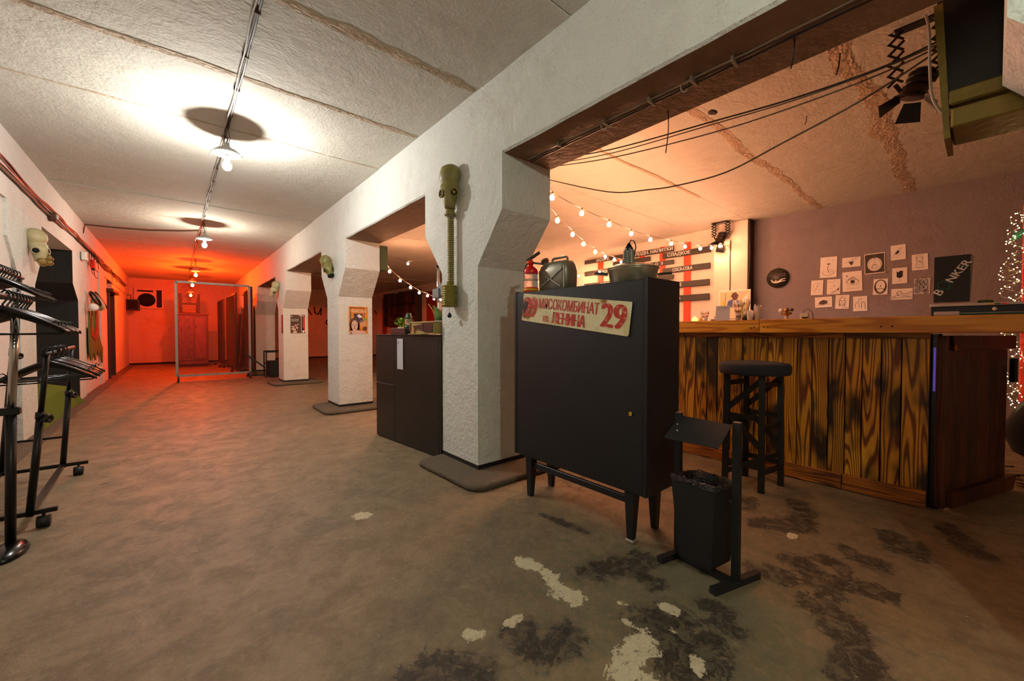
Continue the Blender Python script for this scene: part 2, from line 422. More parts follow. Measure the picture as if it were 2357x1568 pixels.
    def torus(s, c, axis, R, r, n=16, m=6):
        a = Vector(axis).normalized(); u = Vector((0, 0, 1)) if abs(a.z) < 0.9 else Vector((1, 0, 0))
        x = a.cross(u).normalized(); y = a.cross(x).normalized(); c = Vector(c); rings = []
        for i in range(n):
            t_ = 2 * PI * i / n; d = x * math.cos(t_) + y * math.sin(t_)
            rings.append([c + d * (R + r * math.cos(2 * PI * k / m)) + a * r * math.sin(2 * PI * k / m) for k in range(m)])
        return s.loft(rings, closed=True)
    def sphere(s, c, r, n=10, m=6, sz=1.0):
        c = Vector(c); prof = [(r * math.sin(PI * j / m), -r * sz * math.cos(PI * j / m)) for j in range(m + 1)]
        return s.lathe(prof, c, n)
    def prism(s, pts, o, ex, ey, h):
        o = Vector(o); ex = Vector(ex); ey = Vector(ey); en = ex.cross(ey).normalized() * h
        n = len(pts); a = [o + ex * p_[0] + ey * p_[1] for p_ in pts]
        ar = sum(pts[i][0] * pts[(i + 1) % n][1] - pts[(i + 1) % n][0] * pts[i][1] for i in range(n))
        if ar < 0: a.reverse()
        vs = a + [q + en for q in a]
        return s.add(vs, [tuple(range(n - 1, -1, -1)), tuple(range(n, 2 * n))] + [(i, (i + 1) % n, n + (i + 1) % n, n + i) for i in range(n)])
    def build(s, name, mat=None, parent=None, world=True):
        off = Vector((0, 0, 0))
        if parent is not None and world:
            q = parent
            while q is not None: off += q.location; q = q.parent
        me = bpy.data.meshes.new(name)
        vs = [(x - off.x, y - off.y, z - off.z) for x, y, z in s.v]
        loc = Vector((0, 0, 0))
        if parent is None and vs:
            xs = [v_[0] for v_ in vs]; ys = [v_[1] for v_ in vs]; zs = [v_[2] for v_ in vs]
            loc = Vector(((min(xs) + max(xs)) / 2, (min(ys) + max(ys)) / 2, min(zs)))
            vs = [(x - loc.x, y - loc.y, z - loc.z) for x, y, z in vs]
        me.from_pydata(vs, [], s.f)
        mats = s.mats or [mat]
        for m_ in mats: me.materials.append(MATS[m_ if m_ else mat])
        if len(mats) > 1: me.polygons.foreach_set('material_index', s.mi)
        me.polygons.foreach_set('use_smooth', s.sm)
        me.update()
        ob = bpy.data.objects.new(name, me); ob.location = loc
        COL.objects.link(ob)
        if parent is not None: ob.parent = parent
        return ob
def tag(o, label=None, cat=None, group=None, kind=None):
    if label: o['label'] = label
    if cat: o['category'] = cat
    if group: o['group'] = group
    if kind: o['kind'] = kind
    return o
def thing(name, label, cat, loc, rz=0, group=None):
    o = bpy.data.objects.new(name, None); o.location = loc; o.rotation_euler = (0, 0, rz); o.empty_display_size = 0.1
    COL.objects.link(o)
    return tag(o, label, cat, group)
def struct(o, label=None): return tag(o, label, None, None, 'structure')
def dup(o, loc=None, rz=None, label=None, name=None):
    c = o.copy(); COL.objects.link(c)
    def rec(a, b):
        for ch in a.children:
            k = ch.copy(); COL.objects.link(k); k.parent = b; rec(ch, k)
    rec(o, c)
    if loc is not None: c.location = loc
    if rz is not None: c.rotation_euler = (0, 0, rz)
    if label: c['label'] = label
    return c
def sm(m): m.smooth = True; return m

# flat print on a plane: o origin, ex/ey unit axes, printed a hair proud of it
class Sheet:
    def __init__(s, m, o, ex, ey, W=1.0, H=1.0):
        s.m = m; s.o = Vector(o); s.ex = Vector(ex).normalized() * W; s.ey = Vector(ey).normalized() * H
        s.en = s.ex.cross(s.ey).normalized(); s.W = W; s.H = H; s.k = 1
    def p(s, x, y, h=0): return s.o + s.ex * x + s.ey * y + s.en * h
    def poly(s, pts, mat, h=None):
        s.m.use(mat); h = 0.0006 * s.k if h is None else h
        n = len(pts); ar = sum(pts[i][0] * pts[(i + 1) % n][1] - pts[(i + 1) % n][0] * pts[i][1] for i in range(n))
        if ar < 0: pts = list(reversed(pts))
        s.m.add([s.p(a, b, h) for a, b in pts], [tuple(range(n))])
        return s
    def rect(s, x0, y0, x1, y1, mat, h=None): return s.poly([(x0, y0), (x1, y0), (x1, y1), (x0, y1)], mat, h)
    def disc(s, cx, cy, rx, ry, mat, h=None, n=16, a0=0, a1=2 * PI):
        return s.poly([(cx + rx * math.cos(a0 + (a1 - a0) * i / n), cy + ry * math.sin(a0 + (a1 - a0) * i / n)) for i in range(n if a1 - a0 > 6.2 else n + 1)], mat, h)
    def line(s, pts, wd, mat, h=None):   # wd in metres
        wd = wd * getattr(s, 'lw', 1.0); s.m.use(mat); h = 0.0011 * s.k if h is None else h
        h = h + .0012
        P = [s.p(a, b, h) for a, b in pts]
        for a, b in zip(P[:-1], P[1:]):
            d = (b - a)
            if d.length < 1e-6: continue
            q = d.normalized().cross(s.en) * wd / 2; e = d.normalized() * wd * 0.3
            s.m.add([a - e - q, a - e + q, b + e + q, b + e - q], [(0, 3, 2, 1)])
        return s
    def arc(s, cx, cy, rx, ry, a0, a1, wd, mat, n=10):
        return s.line([(cx + rx * math.cos(a0 + (a1 - a0) * i / n), cy + ry * math.sin(a0 + (a1 - a0) * i / n)) for i in range(n + 1)], wd, mat)

_T = {}
def glyphs(body):
    if body in _T: return _T[body]
    cu = bpy.data.curves.new('t', 'FONT'); cu.body = body; cu.resolution_u = 3
    ob = bpy.data.objects.new('t', cu); COL.objects.link(ob)
    bpy.context.view_layer.update()
    me = bpy.data.meshes.new_from_object(ob.evaluated_get(bpy.context.evaluated_depsgraph_get()))
    vs = [(v_.co.x, v_.co.y) for v_ in me.vertices]; fs = [tuple(p_.vertices) for p_ in me.polygons]
    bpy.data.objects.remove(ob); bpy.data.curves.remove(cu); bpy.data.meshes.remove(me)
    x0 = min(a for a, b in vs); x1 = max(a for a, b in vs); y0 = min(b for a, b in vs); y1 = max(b for a, b in vs)
    _T[body] = ([((a - x0) / (x1 - x0), (b - y0) / (y1 - y0)) for a, b in vs], fs)
    return _T[body]
def text(m, body, o, ex, ey, W, H, mat, h=0.001, bold=0):
    vs, fs = glyphs(body); o = Vector(o); ex = Vector(ex).normalized(); ey = Vector(ey).normalized(); en = ex.cross(ey).normalized()
    m.use(mat)
    for k in range(-bold, bold + 1):
        m.add([o + ex * (a * W + k * H * 0.035) + ey * b * H + en * (h + 0.0001 * k) for a, b in vs], fs)

# ------------------------------------------------------------------ SETTING
XL, XB0, XB1, XR, YE, YN, ZC = -1.08, 1.69, 2.14, 6.95, 17.6, -3.2, 2.79
# floor: one sheet, fine where the camera is near, with stain and greenish light fields held in a colour attribute
LIGHT = [([(1.207, 1.361), (1.218, 1.299)], 0.032), ([(1.227, 1.207), (1.195, 1.143)], 0.022), ([(1.185, 1.097), (1.196, 1.035)], 0.036),
    ([(1.211, 0.73), (1.101, 0.717), (1.028, 0.715)], 0.040), ([(1.212, 0.742), (1.202, 0.701)], 0.022), ([(0.772, 1.145), (0.799, 1.117)], 0.020),
    ([(0.802, 2.292), (0.804, 2.275)], 0.036), ([(0.907, 1.093), (0.963, 1.09)], 0.016), ([(1.419, 0.765), (1.42, 0.748)], 0.022),
    ([(1.236, 0.824), (1.231, 0.806)], 0.014), ([(1.264, 0.579), (1.22, 0.552)], 0.013), ([(1.307, 0.891), (1.32, 0.885)], 0.013),
    ([(1.08, 0.69), (1.02, 0.63)], 0.043), ([(-0.05, 1.55), (-0.04, 1.5)], 0.014), ([(0.02, 1.36), (0.03, 1.35)], 0.014), ([(2.4, .63), (2.44, .62)], 0.014)]
DARK = [([(0.916, 1.044), (0.885, 0.94), (0.97, 0.897), (1.03, 0.93)], .045), ([(1.387, 1.079), (1.501, 1.024), (1.651, 1.009)], .055),
    ([(1.551, 0.685), (1.565, 0.611), (1.50, 0.60), (1.485, 0.55)], .035), ([(1.292, 0.754), (1.344, 0.683), (1.332, 0.616), (1.218, 0.618)], .08),
    ([(0.551, 1.098), (0.611, 1.099), (0.644, 1.05)], .05), ([(1.885, 0.403), (1.831, 0.327), (1.699, 0.257), (1.56, 0.2)], .055),
    ([(2.028, 0.42), (2.142, 0.342), (2.169, 0.265)], .05), ([(2.447, 0.409), (2.414, 0.341), (2.414, 0.296)], .045), ([(2.277, 0.457), (2.251, 0.39)], .04),
    ([(2.464, 0.764), (2.508, 0.695)], .06), ([(2.788, 0.278), (2.669, 0.221)], .07), ([(2.17, 0.547), (2.064, 0.428)], .05), ([(2.9, 0.72), (2.75, 0.66), (2.55, .62)], .05),
    ([(1.539, 0.272), (1.534, 0.251)], .03), ([(1.544, 1.077), (1.52, 0.888)], .04), ([(1.642, 1.335), (1.608, 1.625)], .02), ([(0.70, 0.99), (0.62, 0.93)], .05),
    ([(1.0, .55), (1.15, .52)], .06), ([(2.6, .9), (2.75, .95)], .04), ([(3.1, .1), (2.9, 0.0)], .05), ([(1.95, .62), (2.0, .55)], .05)]
def fld(blobs, x, y):
    b = 0.0
    for pts, r_ in blobs:
        for (ax, ay), (bx, by) in zip(pts[:-1], pts[1:]):
            if abs(x - ax) > 0.6 or abs(y - ay) > 0.6: continue
            dx, dy = bx - ax, by - ay; L = dx * dx + dy * dy
            u = max(0, min(1, ((x - ax) * dx + (y - ay) * dy) / L)) if L > 0 else 0
            d = math.hypot(x - ax - u * dx, y - ay - u * dy)
            b = max(b, 1.12 - 0.5 * d / r_)
    return b
xs = [XL - 1.2, -.6, 0.2] + [0.4 + 0.022 * i for i in range(124)] + [3.3, 4.5, 7.2]
ys = [YN, -.6] + [-0.2 + 0.022 * i for i in range(118)] + [2.6, 4.5, 9, YE + .3]
fm = bpy.data.meshes.new('floor')
fm.from_pydata([(x, y, 0) for y in ys for x in xs], [], [(j * len(xs) + i, j * len(xs) + i + 1, (j + 1) * len(xs) + i + 1, (j + 1) * len(xs) + i) for j in range(len(ys) - 1) for i in range(len(xs) - 1)])
ca = fm.color_attributes.new('stain', 'FLOAT_COLOR', 'POINT')
buf = []
for y in ys:
    for x in xs:
        inn = 0.3 < x < 3.3 and -.3 < y < 2.5
        green_light = max(0, 1 - math.hypot((x - 1.55) / 1.1, (y - .75) / .95)) if inn else 0  # strength of the greenish lamp light painted on the floor
        buf += [fld(LIGHT, x, y) if inn else 0, fld(DARK, x, y) if inn else 0, green_light, 1]
ca.data.foreach_set('color', buf)
fm.materials.append(MATS['floor_concrete'])
fl = bpy.data.objects.new('floor', fm); COL.objects.link(fl); struct(fl)

# ceiling: prestressed slabs lying side by side, a joint between each pair
ce = M().box((XL - 1.2, YN, ZC + 0.03), (XR + .2, YE + .2, ZC + 0.12)).build('ceiling', 'ceiling_plaster'); struct(ce)
sy = [YN] + [-2.1 + 0.9 * i for i in range(22)] + [YE + .1]
for i in range(len(sy) - 1):
    if sy[i + 1] > YE + .1: break
    dz = random.uniform(-0.004, 0.004)
    for xa, xb in ((XL - .05, XB0 + .02), (XB1 - .02, XR + .1)):
        d2 = random.uniform(-0.004, 0.004)
        M().cbox((xa, sy[i] + 0.001, ZC + dz + d2), (xb, sy[i + 1] - 0.001, ZC + 0.06), 0.004).build('ceiling_slab', 'ceiling_plaster', ce)
def rough_seam(x0, x1, y, w_, h_, seed):
    m = M(); m.smooth = False; nx = int((x1 - x0) / 0.016); ny = 11; vs = []; fs = []
    for i in range(nx + 1):
        x = x0 + (x1 - x0) * i / nx
        wob = noise.noise(Vector((x * 1.3, seed, 0))) * w_ * 0.5
        wl = w_ * (0.75 + 0.9 * abs(noise.noise(Vector((x * 3.1, seed, 3)))))
        for j in range(ny + 1):
            u = j / ny * 2 - 1
            e = max(0, 1 - u * u) ** 0.5
            z = ZC - 0.002 - e * h_ * (0.45 + 0.5 * abs(noise.noise(Vector((x * 9, u * 3, seed)))) + 0.6 * noise.noise(Vector((x * 34, u * 7, seed)))) + (0.012 if abs(u) == 1 else 0)
            ju = (noise.noise(Vector((x * 7, seed + 5, u * 3))) * 0.3 + noise.noise(Vector((x * 30, seed + 5, u * 3))) * 0.2)
            vs.append((x, y + wob + (u + ju) * wl / 2, z))
    for i in range(nx):
        for j in range(ny):
            a = i * (ny + 1) + j; fs.append((a, a + 1, a + ny + 2, a + ny + 1))
    m.add(vs, fs); m.build('plaster_seam', 'seam_plaster', ce)
rough_seam(XB1 + .02, XR - .02, 0.6, 0.15, 0.008, 1.7)
rough_seam(XB1 + .02, XR - .02, 1.5, 0.11, 0.007, 4.2)
rough_seam(XB1 + .02, 5.2, 2.4, 0.05, 0.006, 8.1)
for y_, w_, h_ in ((2.4, .08, .006), (3.3, .07, .005), (4.2, .05, .004)):
    rough_seam(XL + .02, XB0 - .02, y_, w_, h_, y_ * 3.3)
def hole(x, y, r_):
    m = M(); n = 9
    pr = [(x + r_ * (1 + .3 * random.random()) * math.cos(2 * PI * i / n), y + r_ * .7 * (1 + .3 * random.random()) * math.sin(2 * PI * i / n)) for i in range(n)]
    m.loft([[Vector((a, b, ZC - 0.003)) for a, b in reversed(pr)], [Vector((x + (a - x) * .55, y + (b - y) * .55, ZC - 0.009)) for a, b in reversed(pr)]])
    m.build('ceiling_chip', 'vent_dark', ce)
hole(2.9, .496, .035); hole(3.27, 1.414, .045); hole(2.93, 1.417, .022)

# beams
def wavy(x0, x1, y0, y1, z0, z1, name, face_mat, under_mat, amp=0.004, step=0.12):
    m = M(); n = int((y1 - y0) / step); vs = []; 
    for i in range(n + 1):
        y = y0 + (y1 - y0) * i / n; q = amp * 2.2 * noise.noise(Vector((y * 1.9, x0, 1)))
        vs += [(x0 + amp * noise.noise(Vector((y * 3, 1, x0))), y, z1), (x0 + q, y, z0 + 0.012 + amp * noise.noise(Vector((y * 7, 2, x0)))), (x0 + 0.014 + q, y, z0 + amp * noise.noise(Vector((y * 6, 3, x0)))), (x1, y, z0), (x1, y, z1)]
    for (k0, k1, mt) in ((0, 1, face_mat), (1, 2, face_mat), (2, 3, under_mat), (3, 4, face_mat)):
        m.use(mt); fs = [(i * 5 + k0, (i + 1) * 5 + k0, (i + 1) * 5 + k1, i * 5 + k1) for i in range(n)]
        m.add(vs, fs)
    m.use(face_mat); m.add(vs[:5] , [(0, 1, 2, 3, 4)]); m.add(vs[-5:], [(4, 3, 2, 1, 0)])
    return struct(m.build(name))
wavy(XB0, XB1, YN, YE, 2.25, ZC + .02, 'ceiling_beam', 'white_plaster', 'beam_under_lit')
wavy(XR - 9, XR - 8.03 + .0, YN, YE, 2.21, ZC + .02, 'wall_left', 'left_plaster', 'left_plaster') if False else None

# columns with flared brackets
def column(yc, name='column', x0=XB0, x1=XB1, hw=0.252, bw=0.535, zb=1.88, zs=1.53, ztop=2.27, near='white_plaster', bwn=None, left='white_plaster'):
    t_ = M()
    if name == 'pilaster': ztop = 2.199
    else: x0 = x0 - .004
    bn = bwn or bw
    prof = [(yc - hw, 0.03), (yc - hw, zs), (yc - bn, zb), (yc - bn, ztop), (yc + bw, ztop), (yc + bw, zb), (yc + hw, zs), (yc + hw, 0.03)]
    A = [Vector((x0, y, z)) for y, z in prof]; B = [Vector((x1, y, z)) for y, z in prof]
    t_.use(left); t_.add(A, [(0, 1, 6, 7), (1, 2, 5, 6), (2, 3, 4, 5)])
    t_.use('white_plaster'); t_.add(B, [(7, 6, 1, 0), (6, 5, 2, 1), (5, 4, 3, 2)])
    for i in range(8):
        t_.use(near if i < 3 else 'white_plaster')
        j = (i + 1) % 8
        t_.add([A[i], B[i], B[j], A[j]], [(0, 1, 2, 3)])
    ob = struct(t_.build(name))
    # bevel the arrises softly
    md = ob.modifiers.new('b', 'BEVEL'); md.width = 0.008; md.segments = 2; md.limit_method = 'ANGLE'
    bpy.context.view_layer.update()
    return ob
for yc in (-0.56, 2.63, 5.84, 9.38, 12.95, 16.2):
    column(yc)
def plinth(yc, hw=0.252, ex=.24, ey=.30, h=0.045):
    m = M(); m.smooth = True; x0, x1, y0, y1 = XB0 - ex, XB1 + ex, yc - hw - .27, yc + hw + .03; rings = []
    def rr(ins, z, jit):
        pts = []; r_ = 0.10
        for cx_, cy_, a0 in ((x1 - r_ - ins, y1 - r_ - ins, 0), (x0 + r_ + ins, y1 - r_ - ins, PI / 2), (x0 + r_ + ins, y0 + r_ + ins, PI), (x1 - r_ - ins, y0 + r_ + ins, 1.5 * PI)):
            for k in range(5):
                a = a0 + k * PI / 8; px, py = cx_ + r_ * math.cos(a), cy_ + r_ * math.sin(a)
                j = jit * noise.noise(Vector((px * 5, py * 5, yc)))
                pts.append(Vector((px + j, py + j, z)))
        return pts
    m.loft([rr(0.012, 0.0, .03), rr(0, 0.015, .03), rr(0.004, h * .8, .03), rr(0.03, h, .03)])
    ob = m.build('column_plinth', 'slab_concrete'); struct(ob)
    k = M().box((XB0 - 0.006, yc - hw - 0.006, h - 0.01), (XB1 + 0.006, yc + hw + 0.006, h + 0.03)); k.build('footing_band', 'vent_dark', ob)
for yc in (2.63, 5.84, 9.38): plinth(yc)
# wall_left: pilasters and recessed panels under a beam
m = M(); m.use('left_plaster'); m.box((XL - .95, YN, 2.2), (XL, YE, ZC + .02))
struct(m.build('wall_left'))
def lw(y0, y1, x, mat, name='wall_left'):
    return struct(M().box((XL - .9, y0, 0), (x, y1, 2.22)).build(name, mat))
lw(YN, 5.6, XL - .02, 'left_plaster'); lw(6.3, 8.75, XL - .62, 'left_plaster'); lw(9.25, 11.0, XL - .02, 'left_plaster'); lw(11.4, 12.3, XL - .02, 'left_plaster'); lw(13.3, YE, XL - .02, 'left_plaster')
lw(12.3, 13.3, XL - .25, 'black_paint_wall')
column(6.02, 'pilaster', XL - .64, XL, 0.27, 0.60, left='left_plaster')
column(8.98, 'pilaster', XL - .64, XL, 0.28, 0.66, near='black_paint_wall', left='left_plaster', zb=1.74, zs=1.52)
column(11.3, 'pilaster', XL - .12, XL, 0.22, 0.36, left='left_plaster')
# concrete kerb at the foot of the left wall
m = M(); pts = []
for i in range(40):
    y = 4.4 + i * .33; x = XL + .10 + .03 * noise.noise(Vector((y * 2, 0, 0)))
    pts.append((x, y))
rings = [[Vector((XL - .1, y, -0.01)), Vector((x + .02, y, -0.01)), Vector((x, y, .02)), Vector((XL - .1, y, .045))] for x, y in pts]
m.loft(rings); struct(m.build('baseboard_left', 'slab_concrete'))
# end wall, right walls
struct(M().box((XL - 1, YE, 0), (XR + .2, YE + .2, ZC + .05)).build('wall_far', 'end_plaster'))
struct(M().box((XR, YN, 0), (XR + .2, 2.37, ZC + .05)).build('wall_right', 'grey_wall'))
struct(M().box((XR, 2.37, 0), (XR + .2, YE, ZC + .05)).build('wall_right', 'cream_wall'))
struct(M().cbox((XR - .2, 2.37, 0), (XR + .05, 2.88, ZC), 0.006).build('pilaster', 'cream_wall'))
struct(M().cbox((XR - .205, 2.355, 0), (XR + .01, 2.375, ZC), 0.004).build('pilaster_shade_strip', 'brown_wood_dark'))  # dark strip painting the shade on the pilaster's unlit near side
struct(M().box((XL - 1, YN - .2, 0), (XR + .2, YN, ZC + .05)).build('wall_near', 'left_plaster'))
struct(M().box((XL - .95, YE - .012, 0), (XR, YE, .06)).build('baseboard_far', 'vent_dark'))

# ------------------------------------------------------------------ DOOR, VENT, BOX on the far left
d = M(); d.use('rust_door'); d.cbox((XL - .2, 12.34, 0.02), (XL - .15, 13.26, 1.9), .005)
door = struct(d.build('door_1'))
f = M(); f.cbox((XL - .2, 12.28, 0), (XL + .02, 12.34, 1.95)); f.cbox((XL - .2, 13.26, 0), (XL + .02, 13.32, 1.95)); f.cbox((XL - .2, 12.2, 1.93), (XL + .09, 13.42, 2.0)); f.build('door_frame', 'brown_wood_dark', door)
M().box((XL - .15, 13.08, .98), (XL - .12, 13.14, 1.1)).build('door_handle', 'steel_wire', door)
wn = thing('air_vent', 'round black fan opening in a square pale frame on far red wall', 'vent', (-.62, YE, 1.83))
m = M(); m.cbox((-.96, YE - .07, 1.82), (-.25, YE - .002, 1.86)); m.cbox((-.96, YE - .07, 2.43), (-.25, YE - .002, 2.48)); m.cbox((-.96, YE - .07, 1.86), (-.90, YE - .002, 2.43)); m.cbox((-.29, YE - .07, 1.86), (-.25, YE - .002, 2.43)); m.build('frame', 'pink_frame', wn)
M().box((-.9, YE - .03, 1.86), (-.42, YE - .004, 2.43)).build('plate', 'pink_frame', wn)
M().box((-.42, YE - .035, 1.86), (-.29, YE - .003, 2.43)).build('side_panel', 'vent_dark', wn)
sm(M()).cyl((-.66, YE - .05, 2.10), (-.66, YE - .025, 2.10), .215, n=24).build('opening', 'char_black', wn)
M().box((-.88, YE - .045, 2.36), (-.5, YE - .028, 2.41)).build('slot', 'vent_dark', wn)
bx = thing('speaker_box', 'black box speaker hung high in the far left corner beside vent', 'speaker', (-1.02, 16.95, 1.72))
M().cbox((-1.095, 16.8, 1.72), (-.80, 17.15, 2.06), .012).build('cabinet', 'black_paint', bx)
M().box((-1.07, 16.79, 1.75), (-.83, 16.802, 2.03)).build('grille', 'char_black', bx)
M().tube([(-1.0, 17.0, 2.06), (-1.0, 17.02, 2.2), (-1.09, 17.05, 2.21)], .012).build('bracket', 'cable_black', bx)

# turf covered ramp between the pilasters
m = M(); m.use('turf')
P8 = [(XL - .6, 6.32, 0.03), (XL + .03, 6.32, 0.03), (XL + .03, 8.35, 0.03), (XL - .6, 8.35, 0.03), (XL - .6, 6.32, .46), (XL - .02, 6.32, .31), (XL - .02, 8.05, .31), (XL - .6, 8.05, .46)]
m.hexa(P8)
tf = m.build('turf_block', 'turf'); tag(tf, 'bright green artificial turf covering a step between the left wall pilasters', 'turf step')
k = M(); k.add([(XL - .02, 8.05, .31), (XL + .03, 8.3, .03), (XL + .07, 8.52, .03), (XL + .02, 8.2, .20), (XL - .05, 8.3, .03)], [(0, 1, 3), (1, 2, 3), (0, 3, 4), (3, 2, 4)])
k.build('turf_flap', 'turf', tf)

# ------------------------------------------------------------------ LAMPS of the aisle
def caged_lamp(x, y, zs, bulb_mat, label, idx, group='pendant lamps of the aisle'):
    t_ = thing('pendant_lamp', label, 'lamp', (x, y, zs), 0, group)
    m = sm(M()); m.lathe([(0.100, 0.0), (0.102, 0.004), (0.094, 0.016), (0.07, 0.038), (0.035, 0.055), (0.022, 0.07), (0.02, 0.095), (0.012, 0.10), (.001, .1)], (x, y, zs), 20)
    m.build('lamp_shade', 'enamel_shade', t_)
    m = sm(M()); m.cyl((x, y, zs - .055), (x, y, zs + .01), .018, n=10); m.build('socket', 'enamel_shade', t_)
    m = sm(M()); m.sphere((x, y, zs - .095), .034, 12, 8, 1.15); m.build('bulb', bulb_mat, t_)
    M().bar((x - .10, y - .02, zs + .005), (x - .118, y - .03, zs - .05), .008, .008).build('clip', 'rust_brown', t_); M().bar((x + .09, y + .03, zs + .02), (x + .12, y + .03, zs + .012), .02, .006).build('clip', 'rust_brown', t_)
    m = M(); m.tube([(x, y, zs + .1), (x + .008, y, zs + .13), (x - .006, y, zs + .17), (x + .004, y, ZC)], .006)
    m.tube([(x - .012, y, zs + .09), (x - .022, y, zs + .15), (x - .004, y, ZC)], .003); m.tube([(x + .012, y, zs + .09), (x + .024, y, zs + .14), (x + .006, y, ZC)], .003)
    m.build('cord', 'cable_brown', t_)
    return t_
def kelv(name, c, s_): emit(name, c, s_)
kelv('bulb_white_a', (1.0, 0.97, 0.90), P_LAMP1); kelv('bulb_white_b', (1.0, 0.90, 0.74), P_LAMP2)
kelv('bulb_near', (0.93, 1.0, 0.80), P_NEAR)
kelv('bulb_red', (1.0, 0.06, 0.004), P_RED * .5); kelv('bulb_red_dim', (1.0, 0.06, 0.006), P_RED * .15); kelv('bulb_red_small', (1.0, 0.06, 0.004), P_RED * 1.1)
LX = .36
caged_lamp(LX, 4.14, 2.545, 'bulb_white_a', 'nearest white caged pendant lamp hanging from the ceiling cable', 0)
caged_lamp(LX + .03, 8.04, 2.53, 'bulb_white_b', 'second white pendant lamp where red light begins', 1)
caged_lamp(LX + .06, 12.3, 2.52, 'bulb_red', 'first red glowing pendant lamp down the aisle', 2)
caged_lamp(LX + .04, 13.9, 2.42, 'bulb_red_small', 'middle small red pendant lamp above the wire mesh frame', 3)
caged_lamp(LX + .05, 15.8, 2.28, 'bulb_red_dim', 'farthest red pendant lamp seen through the mesh frame', 4)
caged_lamp(LX, -0.9, 2.545, 'bulb_near', 'white pendant lamp above and behind the viewer', 5)
# cable along the ceiling
m = M()
for k, (ox, rr, mt) in enumerate(((0, .007, 'cable_brown'), (.012, .006, 'cable_black'), (-.008, .005, 'cable_white'))):
    pts = []
    for i in range(150):
        y = -.5 + i * .105
        pts.append((LX + ox + .018 * noise.noise(Vector((y * 2.1, k, 0))), y, ZC - .014 - .006 * k + .012 * noise.noise(Vector((y * 3.7, k, 4)))))
    m.use(mt).tube(pts, rr, 5)
cc = m.build('ceiling_cable'); tag(cc, 'twisted cable run clipped along the aisle ceiling past every pendant lamp', 'cable')
for y in [0.3 + .45 * i for i in range(22)]:
    M().box((LX - .015, y, ZC - .028), (LX + .022, y + .008, ZC + .001)).build('cable_clip', 'rust_brown', cc)
m = M(); m.tube([(XL + .0, 9.25, 2.62), (XL + .02, 9.3, ZC - .02), (-.7, 9.25, ZC - .02), (-.3, 9.1, ZC - .025), (.1, 8.85, ZC - .02), (LX, 8.6, ZC - .02)], .012, 5)
tag(m.build('cross_cable', 'cable_brown'), 'single dark cable crossing the ceiling from left wall to second lamp', 'cable')
# cable bundle of the left wall
m = M()
for k in range(6):
    pts = []; sag = random.uniform(-.03, .03)
    for i in range(60):
        y = 3.6 + i * .21
        z = 2.46 - .012 * (y - 4) * .35 + sag + .035 * noise.noise(Vector((y * .9, k * .6, 0))) + .012 * noise.noise(Vector((y * 4, k, 0)))
        if k == 0: z -= .05 + .03 * math.sin(y * 1.2)
        pts.append((XL + .02 + .006 * k + .012 * noise.noise(Vector((y * 2, k, 7))), y, z))
    m.use(('cable_brown', 'cable_brown', 'cable_white', 'cable_black', 'cable_brown', 'cable_black')[k]).tube(pts, (.013, .009, .008, .007, .008, .007)[k], 5)
cb = m.build('cable_bundle'); tag(cb, 'messy bundle of old cables strung along the top of left wall', 'cable bundle')
for k, (y, z) in enumerate(((9.6, 2.32), (9.85, 2.2), (10.2, 2.2), (12.8, 2.3))):
    m = M(); r_ = (.14, .18, .22, .12)[k]
    m.tube([(XL + .04, y + r_ * math.cos(a) * (1 + .2 * k), z + r_ * math.sin(a) * .9) for a in [i * .55 for i in range(11)]], .004, 4); m.build('loose_loop', 'cable_black', cb)
for y, z in ((9.55, 2.28), (9.75, 2.25), (10.0, 2.3), (12.6, 2.3), (12.75, 2.22)):
    M().tube([(XL + .03, y, z + .1), (XL + .10, y - .1, z + .02), (XL + .13, y - .3, z - .06)], .007, 4).build('cable_tail', 'cable_black', cb)
jb = thing('junction_box', 'round open junction box on the left wall cable bundle', 'junction box', (XL + .02, 6.95, 2.36))
sm(M()).cyl((XL + .0, 6.95, 2.38), (XL + .06, 6.95, 2.38), .055, n=14).build('box', 'rust_brown', jb)
sm(M()).cyl((XL + .06, 6.95, 2.38), (XL + .075, 6.95, 2.38), .03, n=12).build('terminal', 'white_plastic', jb)
jc = thing('power_socket', 'small white socket hanging off the cables at the red light edge', 'socket', (XL + .02, 9.0, 2.18))
M().cbox((XL + .01, 8.93, 2.16), (XL + .07, 9.08, 2.29), .01).build('body', 'white_plastic', jc)
M().box((XL + .07, 8.97, 2.2), (XL + .074, 9.04, 2.26)).build('cover', 'cable_white', jc)
jr = thing('connector', 'red and black connector clamps dangling beside the white wall socket', 'connector', (XL + .03, 9.7, 2.12))
M().cbox((XL + .03, 9.62, 2.12), (XL + .08, 9.68, 2.26), .006).build('red_clamp', 'red_paint', jr)
M().cbox((XL + .03, 9.72, 2.1), (XL + .08, 9.79, 2.25), .006).build('black_clamp', 'black_rubber', jr)

